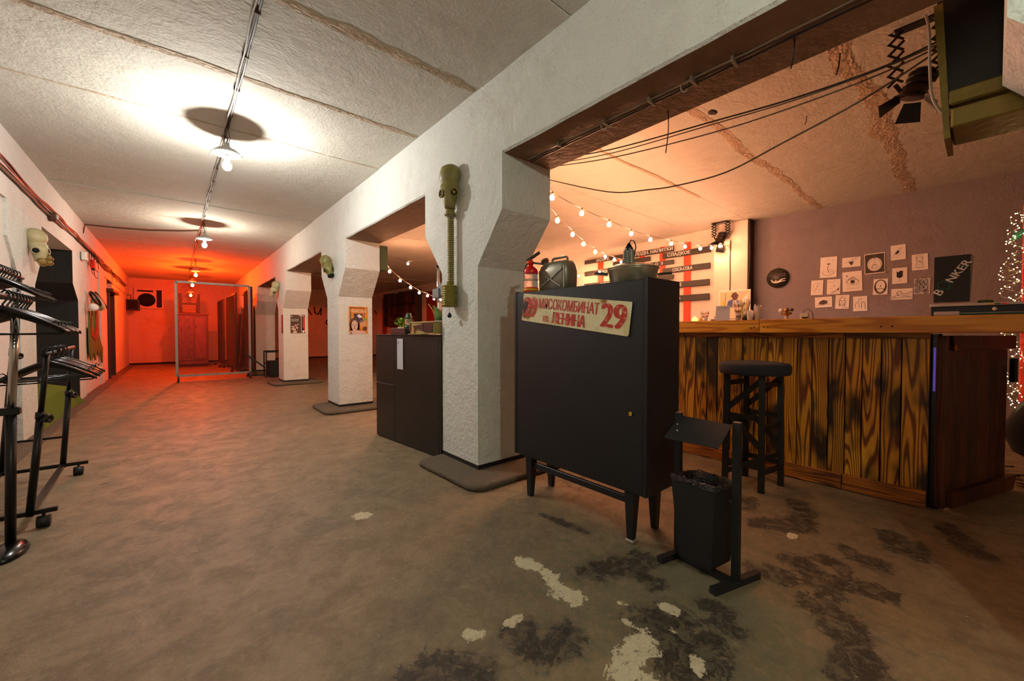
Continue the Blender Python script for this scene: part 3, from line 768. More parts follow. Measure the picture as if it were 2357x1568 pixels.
# ------------------------------------------------------------------ GAS MASKS
def mask_head(t_, c, s_, mat, eyes='lens_glass', tilt=0.0, yaw=0.0, sgn=-1, snout=True, crumple=0.012, seed=0, eye2=None):
    """head facing along sgn*x, crown at top; c = centre of the face on the wall"""
    R = Matrix.Rotation(yaw, 3, 'Z') @ Matrix.Rotation(tilt, 3, 'X'); c = Vector(c)
    T = lambda p_: c + R @ Vector((sgn * p_[0] * s_, p_[1] * s_, p_[2] * s_))
    prof = [(.19, .003, .003), (.185, .035, .03), (.165, .062, .055), (.13, .078, .07), (.08, .080, .078), (.045, .070, .066), (.035, .068, .060), (.02, .074, .074), (-.02, .070, .082), (-.06, .058, .082), (-.10, .046, .075), (-.135, .040, .062), (-.15, .040, .055)]
    m = sm(M()); rings = []; n = 18
    for z, ry, rx in prof:
        r_ = []
        for k in range(n):
            a = 2 * PI * k / n
            q = 1 + crumple * 12 * noise.noise(Vector((math.cos(a) * 2 + seed, math.sin(a) * 2, z * 14)))
            r_.append(T((max(-.03, .005 + rx * (0.35 + .75 * math.cos(a)) * q), ry * math.sin(a) * q, z)))
        rings.append(r_)
    if sgn > 0: rings = [list(reversed(r_)) for r_ in rings]
    m.loft(rings); m.build('rubber_face', mat, t_)
    for i, sd in enumerate((-1, 1)):
        ax = R @ Vector((sgn * .75, sd * .62, 0.0)); ec = T((.072, sd * .052, -.045))
        m = sm(M()); m.torus(ec, ax, .031 * s_, .0055 * s_, 18, 6); e = m.build('eyepiece', 'olive_paint' if mat == 'olive_rubber' else 'pale_rubber', t_)
        m = sm(M()); m.cyl(ec - ax.normalized() * .006, ec + ax.normalized() * .002 * s_, .029 * s_, n=16); m.build('lens', eyes if not (eye2 and i == 0) else eyes, e)
        if eye2 and i == 0:
            sm(M()).sphere(ec + ax.normalized() * .004, .010 * s_, 8, 6).build('lens_plug', 'lens_yellow', e)
    return T, R
g = thing('gas_mask', 'olive gas mask with long corrugated hose and canister on nearest column', 'gas mask', (XB0 - .01, 2.67, 1.24))
T, R = mask_head(g, (XB0 - .045, 2.67, 2.145), 1.0, 'olive_rubber', yaw=.62, seed=1, eye2=True)
m = sm(M()); m.lathe([(.042, 0), (.044, .008), (.044, .022), (.034, .03), (.034, .05)], (XB0 - .055, 2.67, 1.945), 16); m.build('mouth_collar', 'olive_rubber', g)
m = sm(M()); pr = []
z = 1.945
while z > 1.41: pr += [(.0205, z), (.0275, z - .0045), (.0275, z - .008), (.0205, z - .0125)]; z -= .0165
m.lathe([(r_, h) for r_, h in pr], (XB0 - .05, 2.67, 0), 12); m.build('hose', 'olive_rubber', g)
sm(M()).cyl((XB0 - .05, 2.67, 1.935), (XB0 - .05, 2.67, 1.947), .033, n=14).build('clamp_ring', 'steel_wire', g)
m = sm(M()); pr = [(.022, 1.44), (.022, 1.412), (.056, 1.41)]
for i in range(9): z = 1.405 - i * .0175; pr += [(.059, z), (.059, z - .009), (.0555, z - .012), (.0555, z - .0155)]
pr += [(.056, 1.245), (.001, 1.245)]
m.lathe(pr, (XB0 - .064, 2.67, 0), 20); m.build('filter_canister', 'olive_paint', g)
M().tube([(XB0 - .064, 2.67, 1.246), (XB0 - .066, 2.673, 1.225), (XB0 - .064, 2.67, 1.20)], .002, 4).build('plug_cord', 'cable_brown', g)
sm(M()).lathe([(.001, 1.205), (.006, 1.2), (.016, 1.185), (.017, 1.172), (.008, 1.162), (.001, 1.16)], (XB0 - .064, 2.67, 0), 12).build('stopper', 'black_rubber', g)
g = thing('gas_mask', 'crumpled olive gas mask without hose on second column', 'gas mask', (XB0 - .01, 5.93, 1.8))
T, R = mask_head(g, (XB0 - .05, 5.85, 1.945), .9, 'olive_rubber', 'char_black', tilt=-.35, yaw=1.0, crumple=.03, seed=4)
sm(M()).cyl(T((.05, 0, -.13)), T((.055, 0, -.16)), .045, n=14).build('mouth_opening', 'char_black', g)
g = thing('gas_mask', 'pale green gas mask hung on third column beside red sign', 'gas mask', (XB0 - .01, 9.78, 1.78))
T, R = mask_head(g, (XB0 - .07, 9.55, 1.935), 1.0, 'pale_rubber', 'rust_brown', tilt=.4, yaw=.8, crumple=.02, seed=9)
g = thing('gas_mask', 'khaki gas mask with twin filters on left wall pilaster', 'gas mask', (XL + .01, 6.3, 1.75))
T, R = mask_head(g, (XL + .045, 6.10, 1.90), .95, 'pale_rubber', 'char_black', tilt=.1, yaw=-.85, sgn=1, seed=12)
for dy, dz, r_ in ((.055, -.10, .024), (-.005, -.145, .036), (.05, -.145, .022)):
    a = T((.05, dy, dz)); b = a + Vector((.02, -.03, -.03))
    m = sm(M()); m.cyl(a, b, r_, r_ * .9, 14); m.torus(b, b - a, r_ * .9, .005, 14, 5); m.build('filter', 'filter_khaki', g)
g = thing('hanging_respirator', 'tangle of rubber hoses and goggles hung above ragged green cape', 'gas mask', (XL + .02, 9.6, 1.45))
for k, (y, z, R_, a) in enumerate(((9.45, 1.6, .12, .3), (9.8, 1.58, .14, -.2), (10.15, 1.62, .15, .1), (9.7, 1.52, .10, .6))):
    m = sm(M()); m.torus((XL + .1, y, z), (math.cos(a), math.sin(a), .5), R_, .018, 18, 6); m.build('rubber_strap', 'pale_rubber' if k % 2 else 'black_rubber', g)
sm(M()).sphere((XL + .08, 9.42, 1.46), .065, 12, 8).build('face_piece', 'paper', g)
m = M(); sh = [(9.5, 1.40), (9.56, 1.16), (9.72, 1.12), (9.86, 1.42), (9.98, 1.42), (9.98, 1.14), (10.16, 1.12), (10.3, 1.62), (10.46, 1.62), (10.5, 1.06), (10.8, .86), (11.05, .74), (10.98, .46), (10.75, .72), (10.5, .62), (10.3, .74), (10.12, .56), (9.85, .72), (9.6, .58), (9.5, .74)]
m.prism([(y, z) for y, z in sh], (XL + .005, 0, 0), (0, 1, 0), (0, 0, 1), .02)
cp = m.build('hanging_cape', 'cape_olive'); tag(cp, 'ragged olive cape with torn points hanging on the left wall', 'cape')
M().prism([(9.5, 1.40), (9.56, 1.16), (9.72, 1.1), (9.98, .98), (10.16, 1.12), (10.3, 1.62), (10.46, 1.62), (10.5, 1.06), (10.1, .9), (9.6, 1.0)], (XL + .026, 0, 0), (0, 1, 0), (0, 0, 1), .006).build('cape_collar', 'cape_red', cp)

# ------------------------------------------------------------------ CLOTHES RACKS AND HANGERS
def make_hanger(label, group):
    r_ = thing('coat_hanger', label, 'hanger', (0, 0, 0), 0, group)
    m = sm(M()); pts = []
    for i in range(21):
        u = i / 20 * 2 - 1
        z = -.075 - .085 * abs(u) ** 1.25 + .012 * (1 - abs(u)) ; pts.append((u * .21, 0, z))
    rings = []
    for i, p_ in enumerate(pts):
        u = abs(i / 10 - 1); hw = .0045; hz = .0045 + .019 * (1 - u) ** .6 * (1 if u < .95 else .4)
        ww = .004 + .013 * math.sin(PI * min(1, u * 1.02)) ** .8
        x, y, z = p_
        rings.append([Vector((x, y + ww * math.cos(a), z - .006 + (.006 + hz * .62) * math.sin(a))) for a in [2 * PI * k / 8 for k in range(8)]])
    m.loft(rings); m.build('shoulders', 'black_plastic', r_, False)
    m = sm(M()); m.tube([(-.205, 0, -.158), (-.19, 0, -.172), (0, 0, -.174), (.19, 0, -.172), (.205, 0, -.158)], .0045, 6); m.build('trouser_bar', 'black_plastic', r_, False)
    m = sm(M()); pts = [(0, 0, -.085), (0, 0, -.045)]
    for i in range(12):
        a = -PI / 2 + i * (1.55 * PI / 11)
        pts.append((-.0 + .021 * math.cos(a) * 1.0, 0, -.003 + .024 * math.sin(a) - .0)) if i > 1 else None
    m.tube(pts, .0038, 6); m.build('hook', 'black_plastic', r_, False)
    for sx in (-1, 1):
        m = sm(M()); m.tube([(sx * .15, 0, -.125), (sx * .165, 0, -.112), (sx * .178, 0, -.118), (sx * .175, 0, -.128)], .003, 5); m.build('strap_notch', 'black_plastic', r_, False)
    return r_
H0 = make_hanger('black plastic coat hanger on the low rail of the far clothes rack', 'hangers on the low rail')
ORD = ['nearest ', 'second ', 'third ', 'fourth ', 'fifth ', 'sixth ', 'seventh ', 'eighth ', 'ninth ', 'tenth ', 'eleventh ', 'twelfth ']
def hang(lab, grp, spots, first=None):
    for i, (x, y, z, rz) in enumerate(spots):
        o = first if (first is not None and i == 0) else dup(H0)
        o.location = (x, y, z); o.rotation_euler = (0, random.uniform(-.02, .02), rz)
        o['label'] = ORD[i] + lab; o['group'] = grp
RA = math.radians(38)
hang('black plastic coat hanger on the low rail of the far clothes rack', 'hangers on the low rail',
     [(-.535 - .03 * (y - 3.3), y, .945, RA + random.uniform(-.12, .14)) for y in (3.36, 3.52, 3.58, 3.70, 3.76, 3.86)], H0)
hang('black plastic coat hanger crowded on the tall near rail', 'hangers on the near rail',
     [(-.56, y, 1.215, RA + random.uniform(-.06, .06)) for y in (2.72, 2.79, 2.85, 2.90, 2.95, 3.0, 3.05, 3.10)])
hang('black plastic coat hanger on the highest rail at left edge', 'hangers on the high rail',
     [(-.80, y, 1.44, RA + random.uniform(-.06, .06)) for y in (3.70, 3.76, 3.83, 3.88, 3.93, 3.99, 4.05, 4.12, 4.19)])
ra = thing('clothes_rack', 'black double-rail clothes rack on castors with low right rail', 'clothes rack', (-.75, 3.78, 0))
def rpost(a, b, k, nm='post'):
    m = sm(M()); m.cyl(a, b, .013, n=10); m.build(nm, 'black_metal', ra)
def lerp(a, b, u): return tuple(a[i] + (b[i] - a[i]) * u for i in range(3))
pn0, pn1 = (-.60, 3.27, .07), (-.525, 3.27, .93); pf0, pf1 = (-.628, 4.30, .07), (-.57, 4.30, .94)
qf0, qf1 = (-.915, 4.33, .07), (-.81, 4.33, 1.43); qn0, qn1 = (-.90, 3.27, .07), (-.80, 3.27, 1.43)
for a, b in ((pn0, pn1), (pf0, pf1), (qf0, qf1), (qn0, qn1)):
    m = sm(M()); m.cyl(a, lerp(a, b, .62), .0165, n=10); m.cyl(lerp(a, b, .6), lerp(a, b, .64), .020, n=10); m.cyl(lerp(a, b, .64), b, .012, n=10); m.build('post', 'black_metal', ra)
    kc = Vector(lerp(a, b, .6)); sm(M()).lathe([(.006, 0), (.006, .012), (.022, .016), (.024, .03), (.012, .034), (.011, .026), (.001, .026)], kc + Vector((.012, -.005, 0)), 12, (.8, -.5, 0)).build('lock_knob', 'black_plastic', ra)
for a, b in ((pn1, pf1), (qn1, qf1)):
    sm(M()).cyl(Vector(a) - Vector((0, .06, 0)), Vector(b) + Vector((0, .05, 0)), .0125, n=10).build('hanging_rail', 'black_metal', ra)
for y in (3.27, 4.30):
    m = M(); m.bar((-1.02, y, .085), (-.5, y, .085), .022, .022); m.build('foot_bar', 'black_metal', ra)
    for x in (-.55, -.97):
        m = sm(M()); m.cyl((x - .024, y - .005, .031), (x + .024, y - .005, .031), .031, n=16); wdl = m.build('castor', 'black_rubber', ra)
        M().box((x - .006, y - .01, .045), (x + .006, y + .01, .075)).build('castor_fork', 'black_metal', wdl)
M().bar((-.91, 4.315, .29), (-.61, 4.31, .29), .014, .014).build('cross_bar', 'black_metal', ra)
M().bar((-.60, 3.27, .085), (-.628, 4.30, .085), .024, .024).build('base_rail', 'brown_black_paint', ra)
M().bar((-.90, 3.27, .085), (-.915, 4.30, .085), .024, .024).build('base_rail', 'brown_black_paint', ra)
rb = thing('clothes_rack', 'taller near clothes rack with chrome telescopic post and domed foot', 'clothes rack', (-.62, 3.02, 0))
m = sm(M()); m.cyl((-.612, 3.0, .02), (-.60, 3.0, .66), .0185, n=12); m.build('outer_post', 'black_metal', rb)
m = sm(M()); m.cyl((-.60, 3.0, .64), (-.575, 3.0, 1.215), .015, n=12); m.build('inner_post', 'chrome', rb)
m = M(); m.cbox((-.70, 2.98, .655), (-.57, 3.02, .69), .004); m.build('height_clamp', 'black_plastic', rb)
sm(M()).torus((-.665, 2.98, .655), (0, 1, 0), .022, .008, 14, 6).build('clamp_ring', 'black_plastic', rb)
m = sm(M()); m.lathe([(.062, 0), (.064, .008), (.055, .026), (.03, .038), (.02, .04), (.001, .04)], (-.612, 2.97, 0), 18, sx=1, sy=2.0); m.build('foot', 'black_plastic', rb)
sm(M()).cyl((-.575, 1.9, 1.215), (-.565, 3.16, 1.205), .0135, n=12).build('hanging_rail', 'black_metal', rb)
m = sm(M()); m.cyl((-.612, 1.9, .02), (-.60, 1.9, .66), .0185, n=12); m.build('outer_post', 'black_metal', rb)
m = sm(M()); m.cyl((-.60, 1.9, .64), (-.575, 1.9, 1.215), .015, n=12); m.build('inner_post', 'chrome', rb)
sm(M()).lathe([(.062, 0), (.064, .008), (.055, .026), (.03, .038), (.02, .04), (.001, .04)], (-.612, 1.9, 0), 18, sx=1, sy=2.0).build('foot', 'black_plastic', rb)

# ------------------------------------------------------------------ CABINET
CX0, CX1, CY0, CY1, CZ0, CZ1 = 1.72, 2.03, 1.037, 2.01, .25, 1.315
cab = thing('cabinet', 'tall black painted cabinet on tapered legs with tin address sign', 'cabinet', (1.93, 1.53, 0))
m = M()
m.cbox((CX0, CY0, CZ0), (CX1, CY0 + .022, CZ1), .002); m.cbox((CX0, CY1 - .022, CZ0), (CX1, CY1, CZ1), .002)
m.cbox((CX0 + .004, CY0 + .022, CZ1 - .03), (CX1, CY1 - .022, CZ1 - .008), .002); m.cbox((CX0 + .004, CY0 + .022, CZ0), (CX1, CY1 - .022, CZ0 + .022), .002)
m.cbox((CX1 - .012, CY0 + .022, CZ0 + .02), (CX1 - .002, CY1 - .022, CZ1 - .03), .002)
m.build('body', 'black_paint', cab)
dr = M().cbox((CX0 + .003, CY0 + .023, CZ0 + .004), (CX0 + .022, CY1 - .023, CZ1 - .012), .002).build('door', 'black_paint', cab)
m = sm(M()); m.cyl((CX0 - .001, 1.125, .645), (CX0 + .006, 1.125, .645), .012, n=12); m.build('keyhole', 'vent_dark', dr)
M().box((CX0 - .003, 1.118, .637), (CX0 - .001, 1.133, .656)).build('lock_plate', 'lens_yellow', dr)
for (x, y) in ((1.745, 1.13), (1.745, 1.87), (1.955, 1.13), (1.955, 1.90)):
    sx = -.02 if x < 1.9 else .02; sy_ = -.0 if y < 1.5 else .0
    m = M(); a = Vector((x, y, CZ0)); b = Vector((x + sx * .3, y + sy_, 0.0)); u, l = .027, .015
    m.hexa([b + Vector((-l, -l, 0)), b + Vector((l, -l, 0)), b + Vector((l, l, 0)), b + Vector((-l, l, 0)), a + Vector((-u, -u, 0)), a + Vector((u, -u, 0)), a + Vector((u, u, 0)), a + Vector((-u, u, 0))])
    m.build('leg', 'black_paint', cab)
M().cbox((1.738, 1.15, .185), (1.758, 1.85, .222), .003).build('stretcher', 'black_paint', cab)
M().cbox((1.945, 1.15, .185), (1.965, 1.88, .222), .003).build('stretcher', 'black_paint', cab)
m = M(); m.cbox((1.715, 1.105, 0), (1.752, 1.152, .016), .004); m.build('foil_cap', 'galvanised', cab)
# tin sign
TL, TR, BR, BL = Vector((0, 1.911, 1.298)), Vector((0, 1.116, 1.199)), Vector((0, 1.136, 1.029)), Vector((0, 1.928, 1.126))
exv = Vector((0, TR.y - TL.y, TR.z - TL.z)).normalized(); W = (TR - TL).length; Hh = 0.172
eyv = Vector((0, -exv.z, exv.y)) * -1
if eyv.z < 0: eyv = -eyv
so = Vector((CX0 - .002, TL.y, TL.z)) - eyv * Hh
nrm = exv.cross(eyv)   # should face -x
m = M(); m.use('sign_enamel'); rr = .012; pts = []
for cx_, cy_, a0 in ((W - rr, Hh - rr, 0), (rr, Hh - rr, PI / 2), (rr, rr, PI), (W - rr, rr, 1.5 * PI)):
    for k in range(4): a = a0 + k * PI / 6; pts.append((cx_ + rr * math.cos(a), cy_ + rr * math.sin(a)))
# grid face for the rust attribute
NX, NY = 80, 18
vs = []
for j in range(NY + 1):
    for i in range(NX + 1):
        x = W * i / NX; y = Hh * j / NY
        for cx_, cy_ in ((rr, rr), (W - rr, rr), (rr, Hh - rr), (W - rr, Hh - rr)):
            if (x < rr or x > W - rr) and (y < rr or y > Hh - rr) and abs(x - cx_) <= rr and abs(y - cy_) <= rr:
                d_ = math.hypot(x - cx_, y - cy_)
                if d_ > rr: x, y = cx_ + (x - cx_) * rr / d_, cy_ + (y - cy_) * rr / d_
        vs.append(so + exv * x + eyv * y + nrm * .003)
m.add(vs, [(j * (NX + 1) + i, j * (NX + 1) + i + 1, (j + 1) * (NX + 1) + i + 1, (j + 1) * (NX + 1) + i) for j in range(NY) for i in range(NX)])
m.prism(pts, so, exv, eyv, .0028)
sg = thing('address_sign', 'rusty cream tin address sign with faded red lettering on cabinet door', 'sign', (CX0, 1.52, 1.03))
pl_ = m.build('sign_plate', None, sg)
att = pl_.data.attributes.new('rust', 'FLOAT', 'POINT'); vals = []
for v_ in pl_.data.vertices:
    q = v_.co + sg.location - so; x = q.dot(exv); y = q.dot(eyv)
    e = min(x, W - x, y, Hh - y); r_ = max(0, .42 - e * 60)
    r_ = max(r_, 1.25 - math.hypot(x - .035, (y - .085)) * 11, .75 - math.hypot((x - .63) * 1.0, (y - .165) * 1.6) * 12, .55 - math.hypot(x - .1, y - .15) * 7, .4 - math.hypot(x - .35, y - .0) * 14)
    vals.append(r_)
att.data.foreach_set('value', vals)
m = M()
tx = lambda s_, x, y, w_, h_, b=1: text(m, s_, so + exv * x + eyv * y, exv, eyv, w_, h_, 'sign_red', .0042, b)
tx('29', .030, .030, .10, .122, 2); tx('29', .628, .030, .145, .125, 2)
tx('МЯСОКОМБИНАТ', .150, .090, .455, .064, 1); tx('пл.', .195, .014, .050, .034, 1); tx('ЛЕНИНА', .270, .012, .25, .066, 2)
m.build('lettering', None, sg)

# things on the cabinet
ZT = CZ1 - .008
ex = thing('fire_extinguisher', 'small red fire extinguisher with clear body on cabinet top', 'fire extinguisher', (1.80, 1.935, ZT))
x, y = 1.80, 1.935
sm(M()).lathe([(.047, 0), (.049, .004), (.049, .034), (.046, .036), (.001, .036)], (x, y, ZT), 24).build('base_cup', 'red_paint', ex)
sm(M()).cyl((x, y, ZT + .012), (x, y, ZT + .028), .0496, n=24).build('label_band', 'yellow_band', ex)
sm(M()).lathe([(.045, .034), (.046, .04), (.046, .125), (.044, .13)], (x, y, ZT), 24).build('clear_tank', 'frosted_plastic', ex)
sm(M()).lathe([(.046, .125), (.048, .13), (.047, .15), (.036, .168), (.018, .178), (.014, .182), (.014, .20), (.001, .20)], (x, y, ZT), 24).build('dome', 'red_paint', ex)
sm(M()).torus((x, y, ZT + .088), (0, 0, 1), .047, .003, 24, 6).build('strap', 'cable_white', ex)
m = sm(M()); m.cyl((x, y, ZT + .185), (x, y, ZT + .215), .016, n=12); m.build('valve', 'red_paint', ex)
m = M(); m.bar((x - .005, y + .03, ZT + .215), (x + .02, y - .06, ZT + .262), .014, .016); m.bar((x, y + .02, ZT + .205), (x + .02, y - .09, ZT + .182), .012, .012); m.build('lever', 'black_plastic', ex)
sm(M()).cyl((x - .018, y, ZT + .198), (x - .028, y, ZT + .198), .013, n=14).build('gauge', 'red_orange_paint', ex)
sm(M()).tube([(x, y + .015, ZT + .2), (x, y + .05, ZT + .19), (x - .005, y + .062, ZT + .15), (x - .005, y + .06, ZT + .08), (x - .003, y + .058, ZT + .03)], .005, 6).build('hose', 'black_rubber', ex)

jc_ = thing('jerry_can', 'dented grey metal jerry can standing beside the extinguisher', 'jerry can', (1.9, 1.79, ZT))
def rrect(cx_, cy_, z, hx, hy, r_, n=5):
    out = []
    for sx, sy_, a0 in ((1, 1, 0), (-1, 1, PI / 2), (-1, -1, PI), (1, -1, 1.5 * PI)):
        for k in range(n): a = a0 + k * PI / 2 / (n - 1); out.append(Vector((cx_ + sx * (hx - r_) + r_ * math.cos(a), cy_ + sy_ * (hy - r_) + r_ * math.sin(a), z)))
    return out
m = sm(M()); cx_, cy_ = 1.90, 1.79
m.loft([rrect(cx_, cy_, ZT, .055, .115, .03), rrect(cx_, cy_, ZT + .012, .064, .125, .035), rrect(cx_, cy_, ZT + .13, .066, .128, .035), rrect(cx_, cy_ - .004, ZT + .17, .062, .115, .035), rrect(cx_, cy_ - .02, ZT + .192, .05, .09, .03)])
can = m.build('body', 'jerry_metal', jc_)
m = M()
for a, b in (((.1, .14), (-.09, .03)), ((-.1, .14), (.09, .03))): m.bar((cx_ - .067, cy_ + a[0], ZT + a[1]), (cx_ - .067, cy_ + b[0], ZT + b[1]), .012, .008)
m.bar((cx_ - .066, cy_ - .115, ZT + .02), (cx_ - .066, cy_ - .115, ZT + .16), .006, .01); m.build('pressed_rib', 'jerry_metal', can)
m = M(); m.tube([(cx_, cy_ + .045, ZT + .185), (cx_, cy_ + .045, ZT + .215), (cx_, cy_ + .035, ZT + .222), (cx_, cy_ - .075, ZT + .222), (cx_, cy_ - .085, ZT + .212), (cx_, cy_ - .085, ZT + .185)], .008, 8); m.build('handle', 'jerry_metal', jc_)
m = sm(M()); m.cyl((cx_, cy_ + .085, ZT + .165), (cx_, cy_ + .115, ZT + .215), .022, n=12); m.cyl((cx_, cy_ + .112, ZT + .21), (cx_, cy_ + .12, ZT + .224), .027, n=12); m.build('spout_cap', 'rust_brown', jc_)

pn = thing('pressure_cooker', 'wide dull aluminium pot with lid and black handles on cabinet', 'pot', (1.90, 1.20, ZT))
px, py = 1.885, 1.225
sm(M()).lathe([(.112, 0), (.118, .006), (.128, .068), (.132, .074), (.132, .08), (.001, .08)], (px, py, ZT), 32).build('pot_body', 'pan_metal', pn)
sm(M()).lathe([(.135, .078), (.136, .085), (.128, .089), (.10, .101), (.06, .107), (.001, .109)], (px, py, ZT), 32).build('lid', 'pan_metal', pn)
for sd in (-1, 1):
    m = M(); dy = sd * math.sin(.8); dx = -sd * math.cos(.8) * -1
    a = Vector((px + sd * .10 , py - sd * .09, ZT + .052)); b = a + Vector((sd * .05, -sd * .045, .006))
    m.bar(a, b, .035, .014); m.build('handle', 'black_plastic', pn)
tv = thing('power_adapter', 'grey slotted metal transformer with black plug standing on pot lid', 'device', (1.90, 1.225, ZT + .104))
m = M(); a = Vector((px - .01, py + .018, ZT + .108)); m.cbox((a.x - .014, a.y - .026, a.z - .004), (a.x + .014, a.y + .026, a.z + .078), .003); bd = m.build('housing', 'grey_device', tv)
for i in range(7):
    for s_ in (-1, 1): M().box((a.x - .0152, a.y + s_ * .012 - .009, a.z + .006 + i * .0098), (a.x - .0142, a.y + s_ * .012 + .009, a.z + .010 + i * .0098)).build('vent_slot', 'char_black', bd)
m = M(); m.lathe([(.022, .078), (.022, .086), (.012, .104), (.006, .114), (.001, .114)], (a.x, a.y, a.z), 12); m.build('plug', 'black_plastic', tv)
sm(M()).tube([(a.x, a.y, a.z + .112), (a.x, a.y - .012, a.z + .128), (a.x + .004, a.y - .03, a.z + .12), (a.x + .01, a.y - .036, a.z + .09), (a.x + .016, a.y - .02, a.z + .04), (a.x + .02, a.y + .03, a.z + .0), (a.x + .01, a.y + .05, a.z + .0), (a.x, a.y + .038, a.z + .03)], .0032, 6).build('cord', 'cable_black', tv)

# ------------------------------------------------------------------ BLACK CHEST behind the column, and what stands on it
KX0, KX1, KY0, KY1, KZ = 1.62, 2.12, 2.90, 4.02, 1.03
ks = thing('side_counter', 'scuffed black counter box between the first two columns', 'counter', (1.85, 3.46, 0))
bd = M().cbox((KX0 + .012, KY0, 0), (KX1, KY1, KZ - .012), .003).build('body', 'brown_black_paint', ks)
M().cbox((KX0 - .004, KY0, KZ - .012), (KX1, KY1 + .006, KZ), .003).build('counter_top', 'brown_black_paint', ks)
M().cbox((KX0, 2.9, 0.01), (KX0 + .014, 2.935, KZ - .014), .002).build('front_panel', 'brown_black_paint', ks)
M().cbox((KX0, 2.937, 0.01), (KX0 + .014, 3.66, KZ - .014), .002).build('front_panel', 'brown_black_paint', ks)
M().cbox((KX0, 3.663, .55), (KX0 + .014, KY1 - .002, KZ - .014), .002).build('front_panel', 'brown_black_paint', ks)
M().cbox((KX0, 3.663, 0.01), (KX0 + .014, KY1 - .002, .547), .002).build('front_panel', 'brown_black_paint', ks)
for z in (.3, .5, .62, .77, .88, .93, 1.0): sm(M()).cyl((KX0 - .002, 2.925, z), (KX0, 2.925, z), .0035, n=6).build('nail', 'brass', ks)
ks.rotation_euler = (0, 0, .094)
m = M(); S = Sheet(m, (1.603, 3.57, .705), (.0946, -1, 0), (0, 0, 1), .105, .285)
m.use('paper_grey'); m.prism([(0, 0), (1, 0), (1, 1), (0, 1)], S.o, S.ex, S.ey, .001)
S.disc(.2, .86, .11, .065, 'dark_green_metal'); S.disc(.2, .86, .07, .045, 'teal_print', .0014)
for i in range(4): S.rect(.42, .95 - i * .045, .95, .965 - i * .045, 'ink_mid')
S.rect(.2, .07, .8, .1, 'ink')
tag(m.build('notice_sheet'), 'narrow grey notice sheet with green round emblem on side counter', 'notice')
pt = thing('potted_plant', 'small bushy green plant in white pot on side counter', 'plant', (1.80, 3.90, KZ))
sm(M()).lathe([(.024, 0), (.027, .004), (.036, .07), (.036, .074), (.031, .074), (.029, .06), (.001, .06)], (1.80, 3.90, KZ), 16).build('pot', 'glaze_white', pt)
m = M()
for i in range(170):
    a = random.uniform(0, 2 * PI); e = random.uniform(-.3, 1.5); R_ = random.uniform(.04, .075)
    c = Vector((1.80 + R_ * math.cos(a) * math.cos(e), 3.90 + R_ * 1.15 * math.sin(a) * math.cos(e), KZ + .11 + R_ * .8 * math.sin(e)))
    d_ = Vector((random.uniform(-1, 1), random.uniform(-1, 1), random.uniform(-.3, 1))).normalized(); q = d_.cross(Vector((random.random(), random.random(), random.random()))).normalized()
    m.add([c - d_ * .011, c + q * .008, c + d_ * .013, c - q * .008], [(0, 1, 2, 3)])
m.build('foliage', 'plant_green', pt)
M().cyl((1.80, 3.90, KZ + .05), (1.80, 3.90, KZ + .1), .012, .03, 8).build('stem', 'plant_green', pt)
# dark box with lantern
db = thing('dark_box', 'flat dark wooden box under the green lantern', 'box', (1.72, 3.58, KZ))
M().cbox((1.62, 3.44, KZ), (1.84, 3.74, KZ + .052), .003).build('body', 'leather_black', db)
M().cbox((1.618, 3.438, KZ + .05), (1.842, 3.742, KZ + .058), .002).build('lid', 'ink_mid', db)
M().box((1.617, 3.44, KZ + .024), (1.62, 3.74, KZ + .027)).build('lid_seam', 'ink_mid', db)
ln = thing('lantern', 'dark green kerosene lantern with glass globe on flat box', 'lantern', (1.74, 3.61, KZ + .058))
lx, ly, lz = 1.74, 3.61, KZ + .058
sm(M()).lathe([(.042, 0), (.046, .006), (.046, .02), (.03, .03), (.022, .034), (.001, .034)], (lx, ly, lz), 18).build('fuel_tank', 'dark_green_metal', ln)
sm(M()).lathe([(.024, .034), (.034, .05), (.036, .07), (.03, .088), (.022, .095)], (lx, ly, lz), 16).build('glass_globe', 'frosted_plastic', ln)
sm(M()).lathe([(.03, .093), (.036, .1), (.034, .112), (.026, .116), (.028, .13), (.02, .14), (.022, .146), (.001, .15)], (lx, ly, lz), 16).build('chimney_cap', 'dark_green_metal', ln)
m = sm(M())
for s_ in (-1, 1): m.tube([(lx, ly + s_ * .04, lz + .01), (lx, ly + s_ * .054, lz + .05), (lx, ly + s_ * .05, lz + .1), (lx, ly + s_ * .03, lz + .12)], .004, 6)
m.build('side_tube', 'dark_green_metal', ln)
sm(M()).tube([(lx, ly - .04, lz + .1), (lx + .01, ly - .075, lz + .08), (lx + .02, ly - .09, lz + .03), (lx + .02, ly - .085, lz + .01)], .0025, 5).build('bail_handle', 'dark_green_metal', ln)
m = M()
for k in range(3): m.torus((lx, ly, lz + .05 + k * .016), (.2 * k, .1, 1), .038, .0012, 14, 4)
m.build('wire_guard', 'steel_wire', ln)
cs = thing('wooden_case', 'olive military wooden case with metal corners on side counter', 'case', (1.78, 3.1, KZ))
M().cbox((1.62, 2.91, KZ + .004), (1.90, 3.33, KZ + .098), .004).build('body', 'case_wood', cs)
M().cbox((1.616, 2.905, KZ + .098), (1.905, 3.335, KZ + .112), .003).build('lid', 'case_wood', cs)
for y in (3.31, 3.075): M().cbox((1.613, y, KZ + .03), (1.622, y + .025, KZ + .098), .002).build('latch', 'rust_brown', cs)
M().box((1.614, 2.92, KZ + .02), (1.62, 3.06, KZ + .095)).build('leather_panel', 'leather_black', cs)
m = M(); m.add([(1.612, 3.26, KZ + .075), (1.612, 3.08, KZ + .09), (1.612, 3.08, KZ + .035), (1.60, 3.22, KZ + .06), (1.598, 3.25, KZ + .01), (1.604, 3.27, KZ + .01)], [(0, 1, 2, 3), (0, 3, 4, 5)]); m.build('strap', 'leather_black', cs)
